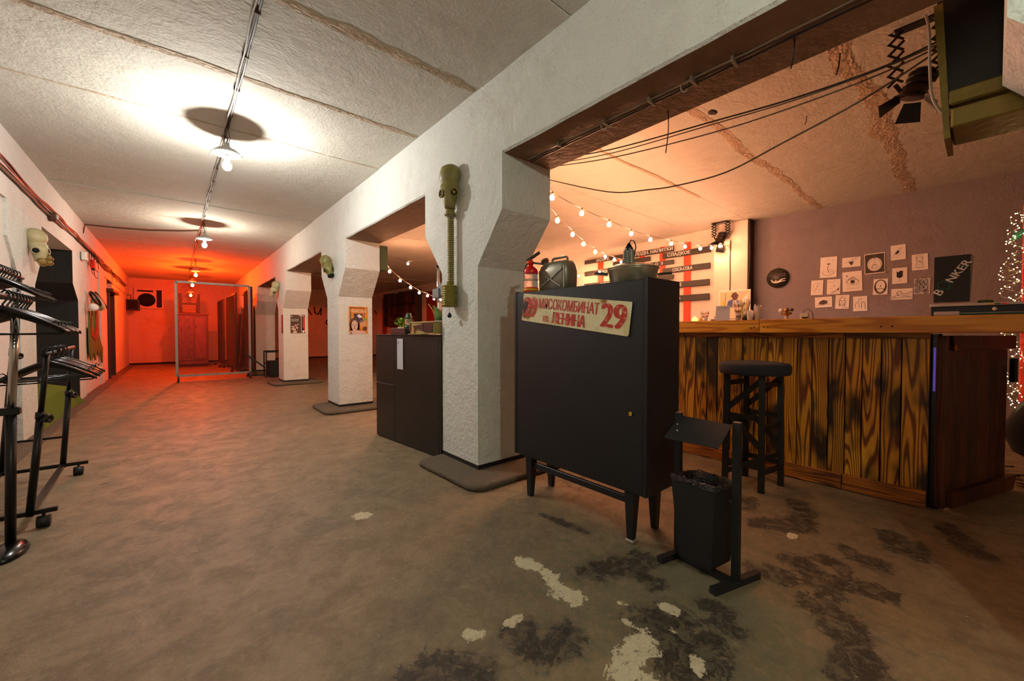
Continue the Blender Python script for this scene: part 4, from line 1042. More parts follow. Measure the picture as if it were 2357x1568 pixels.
M().cbox((1.585, 3.05, KZ + .001), (1.64, 3.30, KZ + .006), .001).build('cloth_scrap', 'felt_tan', cs)
pm = thing('dried_grass', 'bunch of golden dried pampas grass behind wooden case', 'dried plant', (1.86, 3.28, KZ + .11))
for i in range(9):
    a = -0.35 + i * .06 + random.uniform(-.03, .03); b = Vector((1.86, 3.26, KZ + .11)); L = random.uniform(.09, .15)
    tip = b + Vector((random.uniform(-.02, .02), math.sin(a + .55) * L * .7, L))
    sm(M()).tube([b, b.lerp(tip, .35), b.lerp(tip, .7), tip], [.002, .007, .008, .001], 5).build('plume', 'pampas', pm)
ft = thing('felt_horn', 'curved green horn shaped cone with pale rim on wooden case', 'ornament', (1.80, 3.12, KZ + .112))
m = sm(M()); pts = [(1.8, 3.10, KZ + .114), (1.8, 3.115, KZ + .15), (1.8, 3.14, KZ + .19), (1.8, 3.18, KZ + .225), (1.8, 3.215, KZ + .245), (1.8, 3.235, KZ + .262)]
m.tube(pts, [.052, .045, .033, .018, .010, .004], 12); m.build('cone', 'felt_green', ft)
sm(M()).tube([(1.76, p_[1] + .03 - .02 * i * .2, p_[2] + .012) for i, p_ in enumerate(pts)], .004, 5).build('rim', 'felt_tan', ft)
sm(M()).lathe([(.06, .0), (.062, .004), (.055, .01), (.001, .01)], (1.8, 3.10, KZ + .112), 16).build('brim', 'paper_grey', ft)
en = thing('photo_enlarger', 'blue grey enlarger head on a tall steel column by first column', 'enlarger', (1.84, 3.28, KZ))
sm(M()).cyl((1.86, 3.25, KZ + .11), (1.86, 3.25, KZ + .63), .0125, n=12).build('column', 'chrome', en)
sm(M()).cyl((1.86, 3.25, KZ + .62), (1.86, 3.25, KZ + .635), .015, n=12).build('cap', 'black_plastic', en)
m = M(); m.loft([[Vector(p_) for p_ in r_] for r_ in ([(1.86, 2.93, 1.50), (1.98, 2.93, 1.50), (1.98, 3.16, 1.50), (1.86, 3.16, 1.50)], [(1.86, 2.90, 1.53), (1.99, 2.90, 1.53), (1.99, 3.17, 1.53), (1.86, 3.17, 1.53)], [(1.90, 2.95, 1.70), (1.96, 2.95, 1.70), (1.96, 3.10, 1.70), (1.90, 3.10, 1.70)])]); m.build('lamp_head', 'blue_grey_metal', en)
M().cbox((1.83, 3.19, 1.36), (1.89, 3.31, 1.45), .006).build('carriage', 'blue_grey_metal', en)
M().prism([(3.22, 1.37), (3.12, 1.40), (3.02, 1.47), (3.0, 1.50), (3.2, 1.49), (3.25, 1.45)], (1.84, 0, 0), (0, 1, 0), (0, 0, 1), .05).build('arm', 'blue_grey_metal', en)
sm(M()).lathe([(.03, 0), (.03, -.03), (.02, -.035), (.02, -.06), (.001, -.06)], (1.9, 3.03, 1.49), 14).build('lens', 'black_plastic', en)
sm(M()).tube([(1.85, 3.24, 1.45), (1.84, 3.2, 1.4), (1.85, 3.18, 1.36), (1.84, 3.21, 1.33)], .004, 5).build('cord', 'cable_white', en)
M().cbox((1.835, 3.195, 1.25), (1.865, 3.225, 1.32), .004).build('plug', 'white_plastic', en)

# ------------------------------------------------------------------ POSTERS on columns, signs
def poster(o, W_, H_, kind):
    m = M(); S = Sheet(m, o, (1, 0, 0), (0, 0, 1), W_, H_)
    m.use('paper'); m.prism([(-.015, -.012), (1.015, -.012), (1.015, 1.012), (-.015, 1.012)], S.o, S.ex, S.ey, .0012); S.o = S.o + S.en * .0012
    if kind == 0:
        S.rect(0, 0, 1, 1, 'poster_orange'); S.rect(.08, .45, .82, .96, 'poster_brown', .001); S.rect(.12, .5, .78, .93, 'poster_orange', .0012)
        S.rect(.26, .42, .72, .74, 'poster_purple', .0014)
        S.poly([(.42, .66), (.55, .72), (.68, .64), (.7, .60), (.55, .58)], 'paper', .0018); S.poly([(.5, .57), (.6, .58), (.55, .52)], 'blue_print', .0018)
        text(m, 'ГРАНИ СНОВ', S.p(.1, .78), S.ex, S.ey, W_ * .8, H_ * .10, 'white_print', .002)
        S.disc(.3, .33, .27, .25, 'hair_print', .0020, 20); S.poly([(.05, .1), (.1, .4), (.5, .4), (.62, .08)], 'hair_print', .0020)
        S.disc(.3, .30, .17, .19, 'skin_print', .0026, 20); S.poly([(0, 0), (.08, .08), (.25, .14), (.36, .14), (.8, .09), (.9, 0)], 'skin_print', .0024)
        for ex_ in (.22, .38): S.disc(ex_, .33, .035, .012, 'ink', .003, 10)
        S.poly([(.3, .32), (.27, .24), (.33, .24)], 'hair_print', .0028); S.disc(.3, .20, .05, .012, 'cape_red', .003, 10)
        S.disc(.86, .53, .1, .04, 'plant_green', .002, 10); S.poly([(.68, .15), (.8, .28), (.96, .24), (.9, .1)], 'poster_brown', .002)
        for i in range(5): S.rect(.58, .46 - i * .045, .9, .47 - i * .045, 'white_print', .0028)
        S.poly([(.1, 0), (.13, .08), (.16, .0)], 'ink', .003)
    else:
        S.rect(0, 0, 1, 1, 'poster_brown'); S.rect(.02, .55, .68, .8, 'brown_wood_dark', .001); S.rect(.72, .0, .76, 1, 'paper_grey', .001); S.rect(.76, 0, 1, 1, 'ink', .001)
        S.rect(.86, .27, .90, .95, 'red_orange_paint', .0015); S.rect(.95, .1, 1, .9, 'red_orange_paint', .0013); S.poly([(.8, .15), (.97, .15), (.93, .02), (.84, .02)], 'paper', .002)
        text(m, 'МАЛЫЙ', S.p(.06, .71), S.ex, S.ey, W_ * .5, H_ * .08, 'white_print', .002); text(m, 'ПЕРИОД', S.p(.06, .62), S.ex, S.ey, W_ * .5, H_ * .07, 'white_print', .002)
        for (a, b, r_) in ((.12, .36, .05), (.22, .34, .06), (.36, .42, .07), (.52, .48, .05), (.45, .3, .08), (.25, .2, .12), (.3, .06, .14), (.12, .25, .06)): S.disc(a, b, r_, r_ * .75, 'skin_print', .002, 10)
        for (a, b) in ((.3, .28), (.18, .13), (.4, .2), (.5, .35)): S.disc(a, b, .03, .03, 'ink', .0024, 8)
        S.poly([(.05, .9), (.09, .95), (.13, .9), (.09, .86)], 'white_print', .0015); S.rect(.58, .93, .95, .96, 'white_print', .0018)
    return m.build('poster')
F = lambda yc: yc - .252 - .0035
tag(poster((1.815, F(5.84), 1.03), .262, .375, 0), 'orange poster with a long haired woman face on second column', 'poster')
tag(poster((1.812, F(9.38), 1.03), .27, .38, 1), 'dark brown poster with a group and red shovel on third column', 'poster')
m = M(); S = Sheet(m, (XB0 - .002, 9.27, 1.03), (0, -1, 0), (0, 0, 1), .105, .375)
m.use('red_sign'); m.prism([(0, 0), (1, 0), (1, 1), (0, 1)], S.o, S.ex, S.ey, .012)
S.disc(.5, .45, .14, .04, 'white_print', .0135); S.disc(.5, .82, .14, .04, 'red_orange_paint', .0135)
tag(m.build('red_board'), 'narrow dark red board on the aisle side of third column', 'board')
m = M(); S = Sheet(m, (XB0 - .0015, 5.96, 1.42), (0, -1, .0), (0, 0, 1), .17, .15)
S.k = .5
S.poly([(.1, .55), (.9, .78), (.9, 1.0), (.1, .80)], 'ink_mid'); S.line([(.2, .5), (.28, .2), (.5, .1), (.5, .35), (.7, .15), (.85, .45)], .014, 'ink'); S.line([(.45, .45), (.7, .4)], .012, 'ink')
tag(m.build('stencil_mark'), 'small dark stencilled logo below the mask on second column', 'stencil')
# graffiti on far wall
m = M(); S = Sheet(m, (3.95, YE - .003, 1.4), (1, 0, 0), (0, 0, 1), 1, 1)
S.k = 1
S.line([(.0, .38), (.15, .62), (.3, .36)], .05, 'ink'); S.line([(.42, .66), (.44, .44), (.56, .38), (.68, .64)], .05, 'ink'); S.line([(.68, .64), (.66, .36)], .05, 'ink')
S.line([(.93, .78), (.94, .48), (1.1, .44), (1.15, .7)], .05, 'ink'); S.arc(1.1, .06, .24, .14, 1.6, 4.9, .05, 'ink')
S.line([(2.6, .5), (2.7, .7), (2.8, .45)], .04, 'ink'); S.line([(2.9, .62), (3.0, .45)], .04, 'ink')
tag(m.build('graffiti'), 'black sprayed brush letters on the far wall behind the columns', 'graffiti')
# painted wooden box on second column's bar side
m = M(); m.cbox((XB1 + .01, 5.32, 1.9), (XB1 + .12, 5.55, 2.23), .004); sb = m.build('metal_box', 'dark_green_metal'); tag(sb, 'dark green box fixed high on bar side of second column', 'box')

# ------------------------------------------------------------------ FAR AISLE: mesh frames, wardrobe, stool, folding chair
def mesh_frame(label, x, y, z0, W_, H_, rz, frame_mat, wire_mat, grp=None, pitch=.045, wheels=True, fb=.22):
    t_ = thing('mesh_screen', label, 'mesh frame', (x, y, 0), rz, grp)
    r_ = .022
    for nm, a, b in (('frame_post', (0, 0, z0), (0, 0, z0 + H_)), ('frame_post', (W_, 0, z0), (W_, 0, z0 + H_)), ('frame_rail', (0, 0, z0), (W_, 0, z0)), ('frame_rail', (0, 0, z0 + H_), (W_, 0, z0 + H_))):
        M().bar(a, b, r_ * 2, r_ * 2).build(nm, frame_mat, t_, False)
    m = M(); n = int((W_ + H_) / pitch)
    for s_ in (0, 1):
        for i in range(1, n):
            c = i * pitch
            a = (max(0, c - H_), min(H_, c)); b = (min(W_, c), max(0, c - W_))
            if s_: a = (W_ - a[0], a[1]); b = (W_ - b[0], b[1])
            m.bar((a[0], s_ * .004, z0 + a[1]), (b[0], s_ * .004, z0 + b[1]), .015, .003)
    w_ = m.build('wire_mesh', wire_mat, t_, False); w_['kind'] = 'stuff'
    if wheels:
        for wx in (0.02, W_ - .02):
            M().bar((wx, -fb, z0 - .02), (wx, fb, z0 - .02), .03, .03).build('foot_bar', 'rust_brown', t_, False)
            for wy in (-fb + .02, fb - .02):
                c = sm(M()).cyl((wx - .012, wy, .035), (wx + .012, wy, .035), .035, n=12).build('castor', 'black_rubber', t_, False)
                M().box((wx - .018, wy - .01, .035), (wx + .018, wy + .01, z0 - .02)).build('castor_fork', 'rust_brown', c, False)
    return t_
mesh_frame('large pale framed wire mesh screen on castors across the red aisle', .04, 11.0, .125, 1.30, 1.99, 0.0, 'galvanised', 'rust_mesh')
mesh_frame('dark mesh screen edge-on directly beside the pale framed screen', 1.42, 11.3, .12, 1.4, 2.0, PI / 2 - .02, 'brown_wood_dark', 'rust_mesh', fb=.08)
mesh_frame('dark mesh screen standing along columns behind the pale framed screen', 1.26, 12.8, .12, 1.7, 1.95, PI / 2 + .03, 'brown_wood_dark', 'rust_mesh', fb=.12)
mesh_frame('farthest dark mesh screen by the columns near the far wall', 1.14, 14.7, .12, 1.4, 1.9, PI / 2 + .02, 'brown_wood_dark', 'rust_mesh', fb=.12)
for i, (x, y, w_, h_) in enumerate(((1.46, 13.6, .55, 1.75), (1.44, 14.6, .5, 1.6), (1.48, 12.75, .4, 1.8))):
    m = M(); m.hexa([(x, y, 0), (x + .05, y, 0), (x + .05, y + w_, 0), (x, y + w_, 0), (x + .10, y, h_), (x + .15, y, h_), (x + .15, y + w_, h_), (x + .10, y + w_, h_)])
    tag(m.build('leaning_board', 'brown_wood_dark'), ('wide dark board leaning behind middle mesh screen', 'farthest dark board leaning among the mesh screens', 'narrow dark board leaning nearest the pale mesh frame')[i], 'board')
wd = thing('wardrobe', 'brown two door wardrobe by far wall seen through wire mesh', 'wardrobe', (.45, 15.75, 0))
M().cbox((.09, 15.5, .08), (.81, 16.0, 1.58), .006).build('body', 'wardrobe_wood', wd)
for a, b in ((.11, .445), (.455, .79)):
    dd = M().cbox((a, 15.48, .2), (b, 15.5, 1.54), .004).build('door', 'wardrobe_wood', wd)
    M().cbox((a + .04, 15.472, .26), (b - .04, 15.482, 1.48), .003).build('door_panel', 'wardrobe_wood', dd)
M().cbox((.06, 15.46, 1.58), (.84, 16.02, 1.62), .004).build('cornice', 'wardrobe_wood', wd)
M().box((.1, 15.52, 0), (.8, 15.98, .08)).build('plinth', 'brown_wood_dark', wd)
us = thing('upturned_stool', 'dark stool turned upside down on top of far wardrobe', 'stool', (.36, 15.75, 1.62))
M().cbox((.12, 15.55, 1.62), (.62, 15.95, 1.65), .005).build('seat', 'brown_wood_dark', us)
for x in (.15, .55):
    for y in (15.6, 15.9): M().bar((x + .02, y, 1.65), (x + .02 + (-.02 if x < .3 else .02), y, 2.22), .08, .06).build('leg', 'brown_wood_dark', us)
M().bar((.15, 15.6, 1.92), (.58, 15.6, 1.92), .03, .035).build('stretcher', 'brown_wood_dark', us)
M().bar((.15, 15.9, 1.92), (.58, 15.9, 1.92), .03, .035).build('stretcher', 'brown_wood_dark', us)
ch = thing('metal_trolley', 'black metal frame stand with dark box beside third column', 'stand', (1.75, 10.8, 0))
for x, y in ((1.62, 10.7), (1.95, 10.7), (1.62, 11.0), (1.95, 11.0)): M().bar((x, y, 0), (x, y, .62 if y < 10.9 else .62), .025, .025).build('post', 'black_metal', ch)
M().bar((1.62, 10.7, .60), (1.95, 10.7, .60), .025, .04).build('rail', 'black_metal', ch); M().bar((1.62, 11.0, .60), (1.95, 11.0, .60), .025, .04).build('rail', 'black_metal', ch)
M().bar((1.25, 10.9, .55), (1.62, 10.85, .22), .03, .03).build('brace', 'black_metal', ch); M().bar((1.25, 10.9, .06), (1.95, 10.85, .06), .03, .03).build('base_bar', 'black_metal', ch)
M().bar((1.62, 10.7, .33), (1.62, 11.0, .33), .02, .02).build('rail', 'black_metal', ch)
M().cbox((1.68, 10.74, .02), (1.95, 11.0, .38), .006).build('box', 'vent_dark', ch)

# ------------------------------------------------------------------ BAR
BX, BY0, BY1 = 3.40, .20, 3.3
bar = thing('bar_counter', 'bar counter clad in scorched vertical wooden planks', 'bar counter', (3.7, 1.7, 0))
M().box((BX + .028, BY0 + .01, .02), (BX + .06, BY1, 1.04)).build('frame_panel', 'char_black', bar)
ed = [BY0 + .004, .326, .418, .508, .595, .685, .776, .862, .952, 1.05, 1.137, 1.227, 1.312, 1.413, 1.497, 1.592, 1.678]
while ed[-1] < BY1: ed.append(ed[-1] + .09)
for a, b in zip(ed[:-1], ed[1:]):
    cy_ = (a + b) / 2; m = M(); dx = random.uniform(-.003, .003)
    m.cbox((-.012 + dx, -(b - a) / 2 + .0028, -.47), (.012 + dx, (b - a) / 2 - .0028, .47), .003)
    o = m.build('plank', 'plank_wood', bar, False); o.location = Vector((BX + .014, cy_, .56)) - bar.location
def rail(nm, y0, y1, z0, z1, x0, x1, mat='rail_wood', par=None):
    m = M(); m.cbox((x0 - (x0 + x1) / 2, -(y1 - y0) / 2, -(z1 - z0) / 2), (x1 - (x0 + x1) / 2, (y1 - y0) / 2, (z1 - z0) / 2), .004)
    o = m.build(nm, mat, par or bar, False); o.location = Vector(((x0 + x1) / 2, (y0 + y1) / 2, (z0 + z1) / 2)) - (par or bar).location
    return o
for a, b in ((BY0 + .004, .598), (.602, 1.68), (1.684, BY1)): rail('top_rail', a, b, 1.012, 1.052, BX - .018, BX + .012)
for a, b in ((BY0 + .01, .598), (.604, 1.70), (1.705, BY1)): rail('kick_board', a, b, .006, .105, BX - .02, BX + .006)
wt = thing('bar_worktop', 'long honey coloured pine bar worktop with thick front edge', 'worktop', (3.6, 1.0, 1.04))
for a, b in ((-1.6, 1.0755), (1.0785, BY1)):
    rail('edge_board', a, b, 1.046, 1.143, 3.30, 3.34, 'worktop_wood', wt)
for k, (xa, xb) in enumerate(((3.34, 3.54), (3.543, 3.74), (3.743, 3.94))): rail('top_board', -1.6, BY1, 1.10, 1.141, xa, xb, 'worktop_wood', wt)
for y, z in ((1.02, 1.085), (1.045, 1.09), (1.11, 1.09), (1.13, 1.082), (.36, 1.085), (.41, 1.085)): sm(M()).cyl((3.2985, y, z), (3.3005, y, z), .005, n=8).build('screw_hole', 'char_black', wt)
# side door of the bar, set at an angle
sd = thing('bar_end_door', 'dark plank door closing the bar end at an angle', 'door', (3.47, .16, 0), math.atan2(-.25, .76))
Ls = .80
ws_ = [0, .12, .28, .42, .55, .67, Ls]
for a, b in zip(ws_[:-1], ws_[1:]):
    m = M(); m.cbox((-(b - a) / 2 + .002, -.012, -.47), ((b - a) / 2 - .002, .012, .47), .003)
    o = m.build('plank', 'plank_wood_side', sd, False); o.location = ((a + b) / 2, 0, .56)
M().cbox((.06, -.03, .94), (.44, -.01, 1.03), .003).build('cross_rail', 'plank_wood_side', sd, False)
M().cbox((.443, -.03, .94), (Ls + .06, -.01, 1.03), .003).build('cross_rail', 'plank_wood_side', sd, False)
m = M(); m.hexa([(.03, -.045, 0.01), (Ls + .02, -.045, .01), (Ls + .02, -.012, .01), (.03, -.012, .01), (.03, -.045, .10), (Ls + .06, -.045, .10), (Ls + .06, -.012, .10), (.03, -.012, .10)]); m.build('kick_board', 'plank_wood_side', sd, False)
M().cbox((-.035, -.03, .01), (0, .02, 1.03), .003).build('edge_post', 'plank_wood_side', sd, False)
M().cbox((.055, -.034, .94), (.085, -.03, .975), .001).build('hinge_plate', 'brass', sd, False)
M().cbox((Ls - .0, -.05, .72), (Ls + .03, -.015, .88), .006).build('handle', 'black_metal', sd, False)
rail('end_stud', BY0 - .04, BY0 + .02, 0.0, 1.04, BX + .045, BX + .075, 'char_black')
emit('purple_led', (.22, .14, 1.0), .10)
lt = thing('led_strip', 'purple glowing light strip behind the bar corner gap', 'led strip', (BX + .04, BY0 - .012, 0)); M().cbox((BX + .036, BY0 - .016, .70), (BX + .040, BY0 - .006, .96), .001).build('diffuser', 'purple_led', lt); M().box((BX + .040, BY0 - .024, 0), (BX + .0445, BY0 - .002, 1.04)).build('backing', 'black_plastic', lt)

# bar stool
st = thing('bar_stool', 'tall black wooden bar stool with round grey fabric seat', 'stool', (3.05, 1.03, 0))
N_, R_, L_, B_ = Vector((2.916, .927, 0)), Vector((3.159, .886, 0)), Vector((2.935, 1.16, 0)), Vector((3.178, 1.115, 0))
tops = {}
cc_ = (N_ + R_ + L_ + B_) / 4
for p_ in (N_, R_, L_, B_):
    top = cc_ + (p_ - cc_) * .95 + Vector((0, 0, .775)); tops[id(p_)] = top
    M().bar(p_, top, .036, .036, (0.17, -.98, 0)).build('leg', 'stool_black', st)
at_ = lambda p_, z: p_ + (tops[id(p_)] - p_) * (z / .775)
for a, b, zs_ in ((N_, R_, (.13, .42, .70)), (L_, B_, (.13, .42, .70)), (N_, L_, (.16, .48)), (R_, B_, (.16, .48))):
    for z in zs_: M().bar(at_(a, z), at_(b, z), .018, .032).build('rung', 'stool_black', st)
for a, za, b, zb_ in ((L_, .52, N_, .74), (B_, .52, R_, .74), (L_, .5, N_, .28), (R_, .28, B_, .5), (L_, .08, N_, .22), (R_, .22, B_, .08)):
    M().bar(at_(a, za), at_(b, zb_), .018, .034).build('diagonal_brace', 'stool_black', st)
m = sm(M()); prof = [(.001, .764), (.19, .764), (.208, .768), (.216, .785), (.216, .825), (.206, .84), (.16, .847), (.001, .849)]
m.lathe(prof, (cc_.x, cc_.y, 0), 28); se = m.build('seat', 'grey_fabric', st)
for v_ in se.data.vertices:
    a = math.atan2(v_.co.y, v_.co.x); v_.co.z += .006 * noise.noise(Vector((a * 4, 1, 0))) if v_.co.z < .80 else 0

# litter bin on a stand
bn = thing('litter_bin', 'black metal litter bin on a post stand with tilted cover', 'bin', (1.77, .79, 0))
lf1, lf2, rf1, rf2 = Vector((1.672, .94, .014)), Vector((1.905, .885, .014)), Vector((1.63, .686, .014)), Vector((1.895, .612, .014))
lp, rp = Vector((1.802, .919, 0)), Vector((1.773, .654, 0))
M().bar(lf1, lf2, .028, .028).build('foot', 'dark_grey_metal', bn); M().bar(rf1, rf2, .028, .028).build('foot', 'dark_grey_metal', bn)
M().bar(lp + Vector((-.02, 0, .014)), rp + Vector((-.02, 0, .014)), .026, .026).build('base_bar', 'dark_grey_metal', bn)
M().bar(lp, lp + Vector((0, 0, .675)), .026, .026, (0, 1, 0)).build('post', 'dark_grey_metal', bn); M().bar(rp, rp + Vector((0, 0, .678)), .028, .028, (0, 1, 0)).build('post', 'dark_grey_metal', bn)
# cover plate: hangs tilted between posts
a0, a1 = Vector((1.79, .905, .665)), Vector((1.765, .672, .665)); b0, b1 = Vector((1.655, .912, .585)), Vector((1.635, .672, .59))
m = M(); m.hexa([b1 + Vector((0, 0, -.003)), a1 + Vector((0, 0, -.003)), a0 + Vector((0, 0, -.003)), b0 + Vector((0, 0, -.003)), b1, a1, a0, b0]); cv = m.build('cover_plate', 'dark_grey_metal', bn)
for u, w_ in ((.85, .35), (.93, .6)):
    p_ = b1.lerp(b0, u).lerp(a1.lerp(a0, u), w_); sm(M()).cyl(p_, p_ + Vector((-.001, 0, .0025)), .0035, n=6).build('rivet', 'white_print', cv)
BT = [Vector((1.715, .662 + .028, .385)), Vector((1.90, .672, .385)), Vector((1.92, .888, .385)), Vector((1.725, .925, .398))]
BT = [Vector((1.68, .703, .400)), Vector((1.862, .674, .385)), Vector((1.885, .868, .39)), Vector((1.69, .897, .407))]
BB = [Vector((1.70, .722, .055)), Vector((1.835, .70, .055)), Vector((1.85, .845, .055)), Vector((1.712, .868, .055))]
m = M(); th = .004
IT = [BT[i] + (BT[(i + 2) % 4] - BT[i]).normalized() * .006 for i in range(4)]; IB = [BB[i] + (BB[(i + 2) % 4] - BB[i]).normalized() * .006 + Vector((0, 0, .004)) for i in range(4)]
m.add(BB + BT, [(0, 1, 5, 4), (1, 2, 6, 5), (2, 3, 7, 6), (3, 0, 4, 7), (3, 2, 1, 0)]); m.add(IB + IT, [(4, 5, 1, 0), (5, 6, 2, 1), (6, 7, 3, 2), (7, 4, 0, 3), (0, 1, 2, 3)])
m.add(BT + IT, [(0, 1, 5, 4), (1, 2, 6, 5), (2, 3, 7, 6), (3, 0, 4, 7)]); m.build('bucket', 'dark_grey_metal', bn)
for p_, q in ((rp, BT[1]), (lp, BT[2])): sm(M()).cyl(Vector((p_.x, p_.y, .34)), Vector((p_.x, q.y + (.012 if p_ is rp else -.012), .34)), .008, n=8).build('pivot', 'steel_wire', bn)
# liner folded over the rim
n = 44; rings = []
def rim(u):
    e = int(u * 4) % 4; f_ = u * 4 - int(u * 4); return BT[e].lerp(BT[(e + 1) % 4], f_)
cB = sum(BT, Vector()) / 4
rg_ = []
for (k, dz, inn, jit) in ((0, -.022, 1.02, .002), (1, -.004, 1.025, .003), (2, .012, 1.0, .009), (3, .014, .92, .009), (4, -.02, .84, .012), (5, -.10, .78, .015), (6, -.22, .7, .02)):
    r_ = []
    for i in range(n):
        p_ = rim(i / n); q = cB + (p_ - cB) * inn; jj = noise.noise(Vector((i * .9, k * 1.3, 2))) * jit
        if k >= 4: # rounder mouth
            a = math.atan2(p_.y - cB.y, p_.x - cB.x); q = Vector((cB.x + .078 * math.cos(a) * (1.0 - .15 * (k - 4)), cB.y + .09 * (1.0 - .15 * (k - 4)) * math.sin(a), p_.z))
        r_.append(q + Vector((jj, jj * .6, dz * (1 if k else (.25 + .75 * abs(noise.noise(Vector((i * .45, 9, 0)))) )) + jj)))
    rg_.append(r_)
m = sm(M()); m.loft(rg_, False); m.build('bin_liner', 'bin_liner', bn)

# ------------------------------------------------------------------ THINGS ON THE BAR
ZB = 1.141
eg = thing('paper_lamp', 'small glowing yellow egg shaped lamp at left of bar worktop', 'lamp', (3.62, 1.705, ZB)); emit('warm_yellow', (1, .62, .10), 1.3)
sm(M()).lathe([(.02, 0), (.024, .004), (.026, .02), (.022, .036), (.012, .046), (.004, .052), (.001, .054)], (3.62, 1.705, ZB), 16).build('shade', 'warm_yellow', eg); sm(M()).cyl((3.62, 1.705, ZB), (3.62, 1.705, ZB + .004), .022, n=12).build('base', 'paper_cup', eg)
eg = thing('paper_cup', 'peach paper cone between the yellow lamp and striped straws', 'cup', (3.64, 1.66, ZB)); sm(M()).lathe([(.014, 0), (.024, .02), (.022, .035), (.001, .05)], (3.64, 1.655, ZB), 12).build('body', 'straw_tan', eg)
def straws(x, y, z0, h, n_, label, cols, spread, cupm, cuph=.0, cupr=.022, grp=None):
    t_ = thing('straw_cup', label, 'straw holder', (x, y, z0))
    m = sm(M()); m.lathe([(cupr * .8, 0), (cupr, cuph), (cupr * .9, cuph), (cupr * .7, .004), (.001, .004)], (x, y, z0), 14); m.build('cup', cupm, t_)
    for i in range(n_):
        a = 2 * PI * i / n_; c = cols[i % len(cols)]
        b = Vector((x + cupr * .5 * math.cos(a), y + cupr * .5 * math.sin(a), z0 + .005)); e = Vector((x + spread * math.cos(a), y + spread * math.sin(a), z0 + h * random.uniform(.9, 1.05)))
        m = M(); ns = 7
        for k in range(ns):
            m.use(c if k % 2 else ('straw_white' if c != 'straw_tan' else 'straw_tan')); m.cyl(b.lerp(e, k / ns), b.lerp(e, (k + 1) / ns), .003, n=6)
        m.build('straw', None, t_)
    return t_
straws(3.60, 1.605, ZB, .095, 14, 'red and white striped paper straws in a cup on bar', ['straw_red', 'straw_red', 'straw_yellow', 'hair_print'], .034, 'paper_cup', .04)
straws(3.64, 1.345, ZB, .17, 16, 'blue, red and yellow striped straws behind the notice stand', ['straw_red', 'blue_print', 'straw_yellow', 'straw_green'], .04, 'frosted_plastic', .09, .024)
straws(3.60, 1.285, ZB, .175, 18, 'tan stirrers and green tipped straws in black cup', ['straw_tan', 'straw_tan', 'straw_green', 'straw_yellow'], .042, 'black_plastic', .05, .02)
m = M(); S = Sheet(m, (3.50, 1.475, ZB), (.18, -1, 0), (.12, 0, 1), .108, .132)
m.use('paper_grey'); m.prism([(0, 0), (1, 0), (1, 1), (0, 1)], S.o, S.ex, S.ey, .003)
S.k = 1; S.o = S.o + S.en * .003; text(m, 'Instagram', S.p(.38, .82), S.ex, S.ey, .055, .012, 'ink', .001); S.line([(.15, .74), (.85, .74)], .001, 'ink_mid'); S.arc(.25, .85, .05, .04, 0, 6.2, .0015, 'ink_mid')
tag(m.build('notice_stand'), 'small pale notice card in clear stand on bar in front of painting', 'notice')
def bagm(x, y, label, hgt, w_, mat):
    t_ = thing('plastic_bag', label, 'cup', (x, y, ZB)); m = sm(M()); rings = []
    for (r_, z, j) in ((.6, 0, .05), (.8, .3, .12), (.9, .6, .16), (1.0, .82, .2), (.95, 1.0, .45)):
        rings.append([Vector((x + w_ * r_ * math.cos(a) * (1 + j * noise.noise(Vector((a * 2, z * 3, x)))), y + w_ * r_ * math.sin(a) * (1 + j * noise.noise(Vector((a * 2, z * 3 + 4, x)))), ZB + hgt * z * (1 + (.25 * noise.noise(Vector((a * 1.6, 7, x))) if z > .9 else 0)))) for a in [2 * PI * k / 16 for k in range(16)]])
    m.loft(rings, False); m.build('crumpled_wrap', mat, t_); sm(M()).lathe([(.015, 0), (.02, hgt * .5), (.001, hgt * .5)], (x, y, ZB), 10).build('cup_stack', 'paper_cup', t_)
bagm(3.58, 1.235, 'clear crumpled plastic wrapped cups beside the straws', .085, .026, 'bag_plastic')
bagm(3.62, 1.195, 'taller white paper bag of napkins at the worktop joint', .125, .026, 'paper_cup')
an = thing('dried_twigs', 'little brown dried twigs left of the notice card', 'dried plant', (3.64, 1.5, ZB))
for i in range(8): M().tube([(3.64, 1.5, ZB), (3.64 + random.uniform(-.01, .01), 1.5 + random.uniform(-.01, .03), ZB + .03), (3.64, 1.5 + random.uniform(-.01, .05), ZB + random.uniform(.03, .055))], .0025, 4).build('twig', 'rust_brown', an)
bw = thing('glass_bowl', 'low glass bowl between striped straws and dried twigs', 'bowl', (3.64, 1.545, ZB)); sm(M()).lathe([(.016, 0), (.026, .012), (.026, .022), (.023, .022), (.014, .004), (.001, .004)], (3.64, 1.548, ZB), 14).build('bowl', 'frosted_plastic', bw)
sh = thing('sea_shell', 'tiny white shell ornament right of the worktop joint', 'ornament', (3.55, 1.06, ZB))
for i in range(5): M().add([(3.55, 1.06, ZB), (3.55, 1.06 + .014 * math.cos(i * .7), ZB + .016 * math.sin(i * .7) + .002), (3.54, 1.06 + .014 * math.cos(i * .7 + .3), ZB + .012 * math.sin(i * .7 + .3) + .002)], [(0, 1, 2)]).build('shell_rib', 'paper_cup', sh)
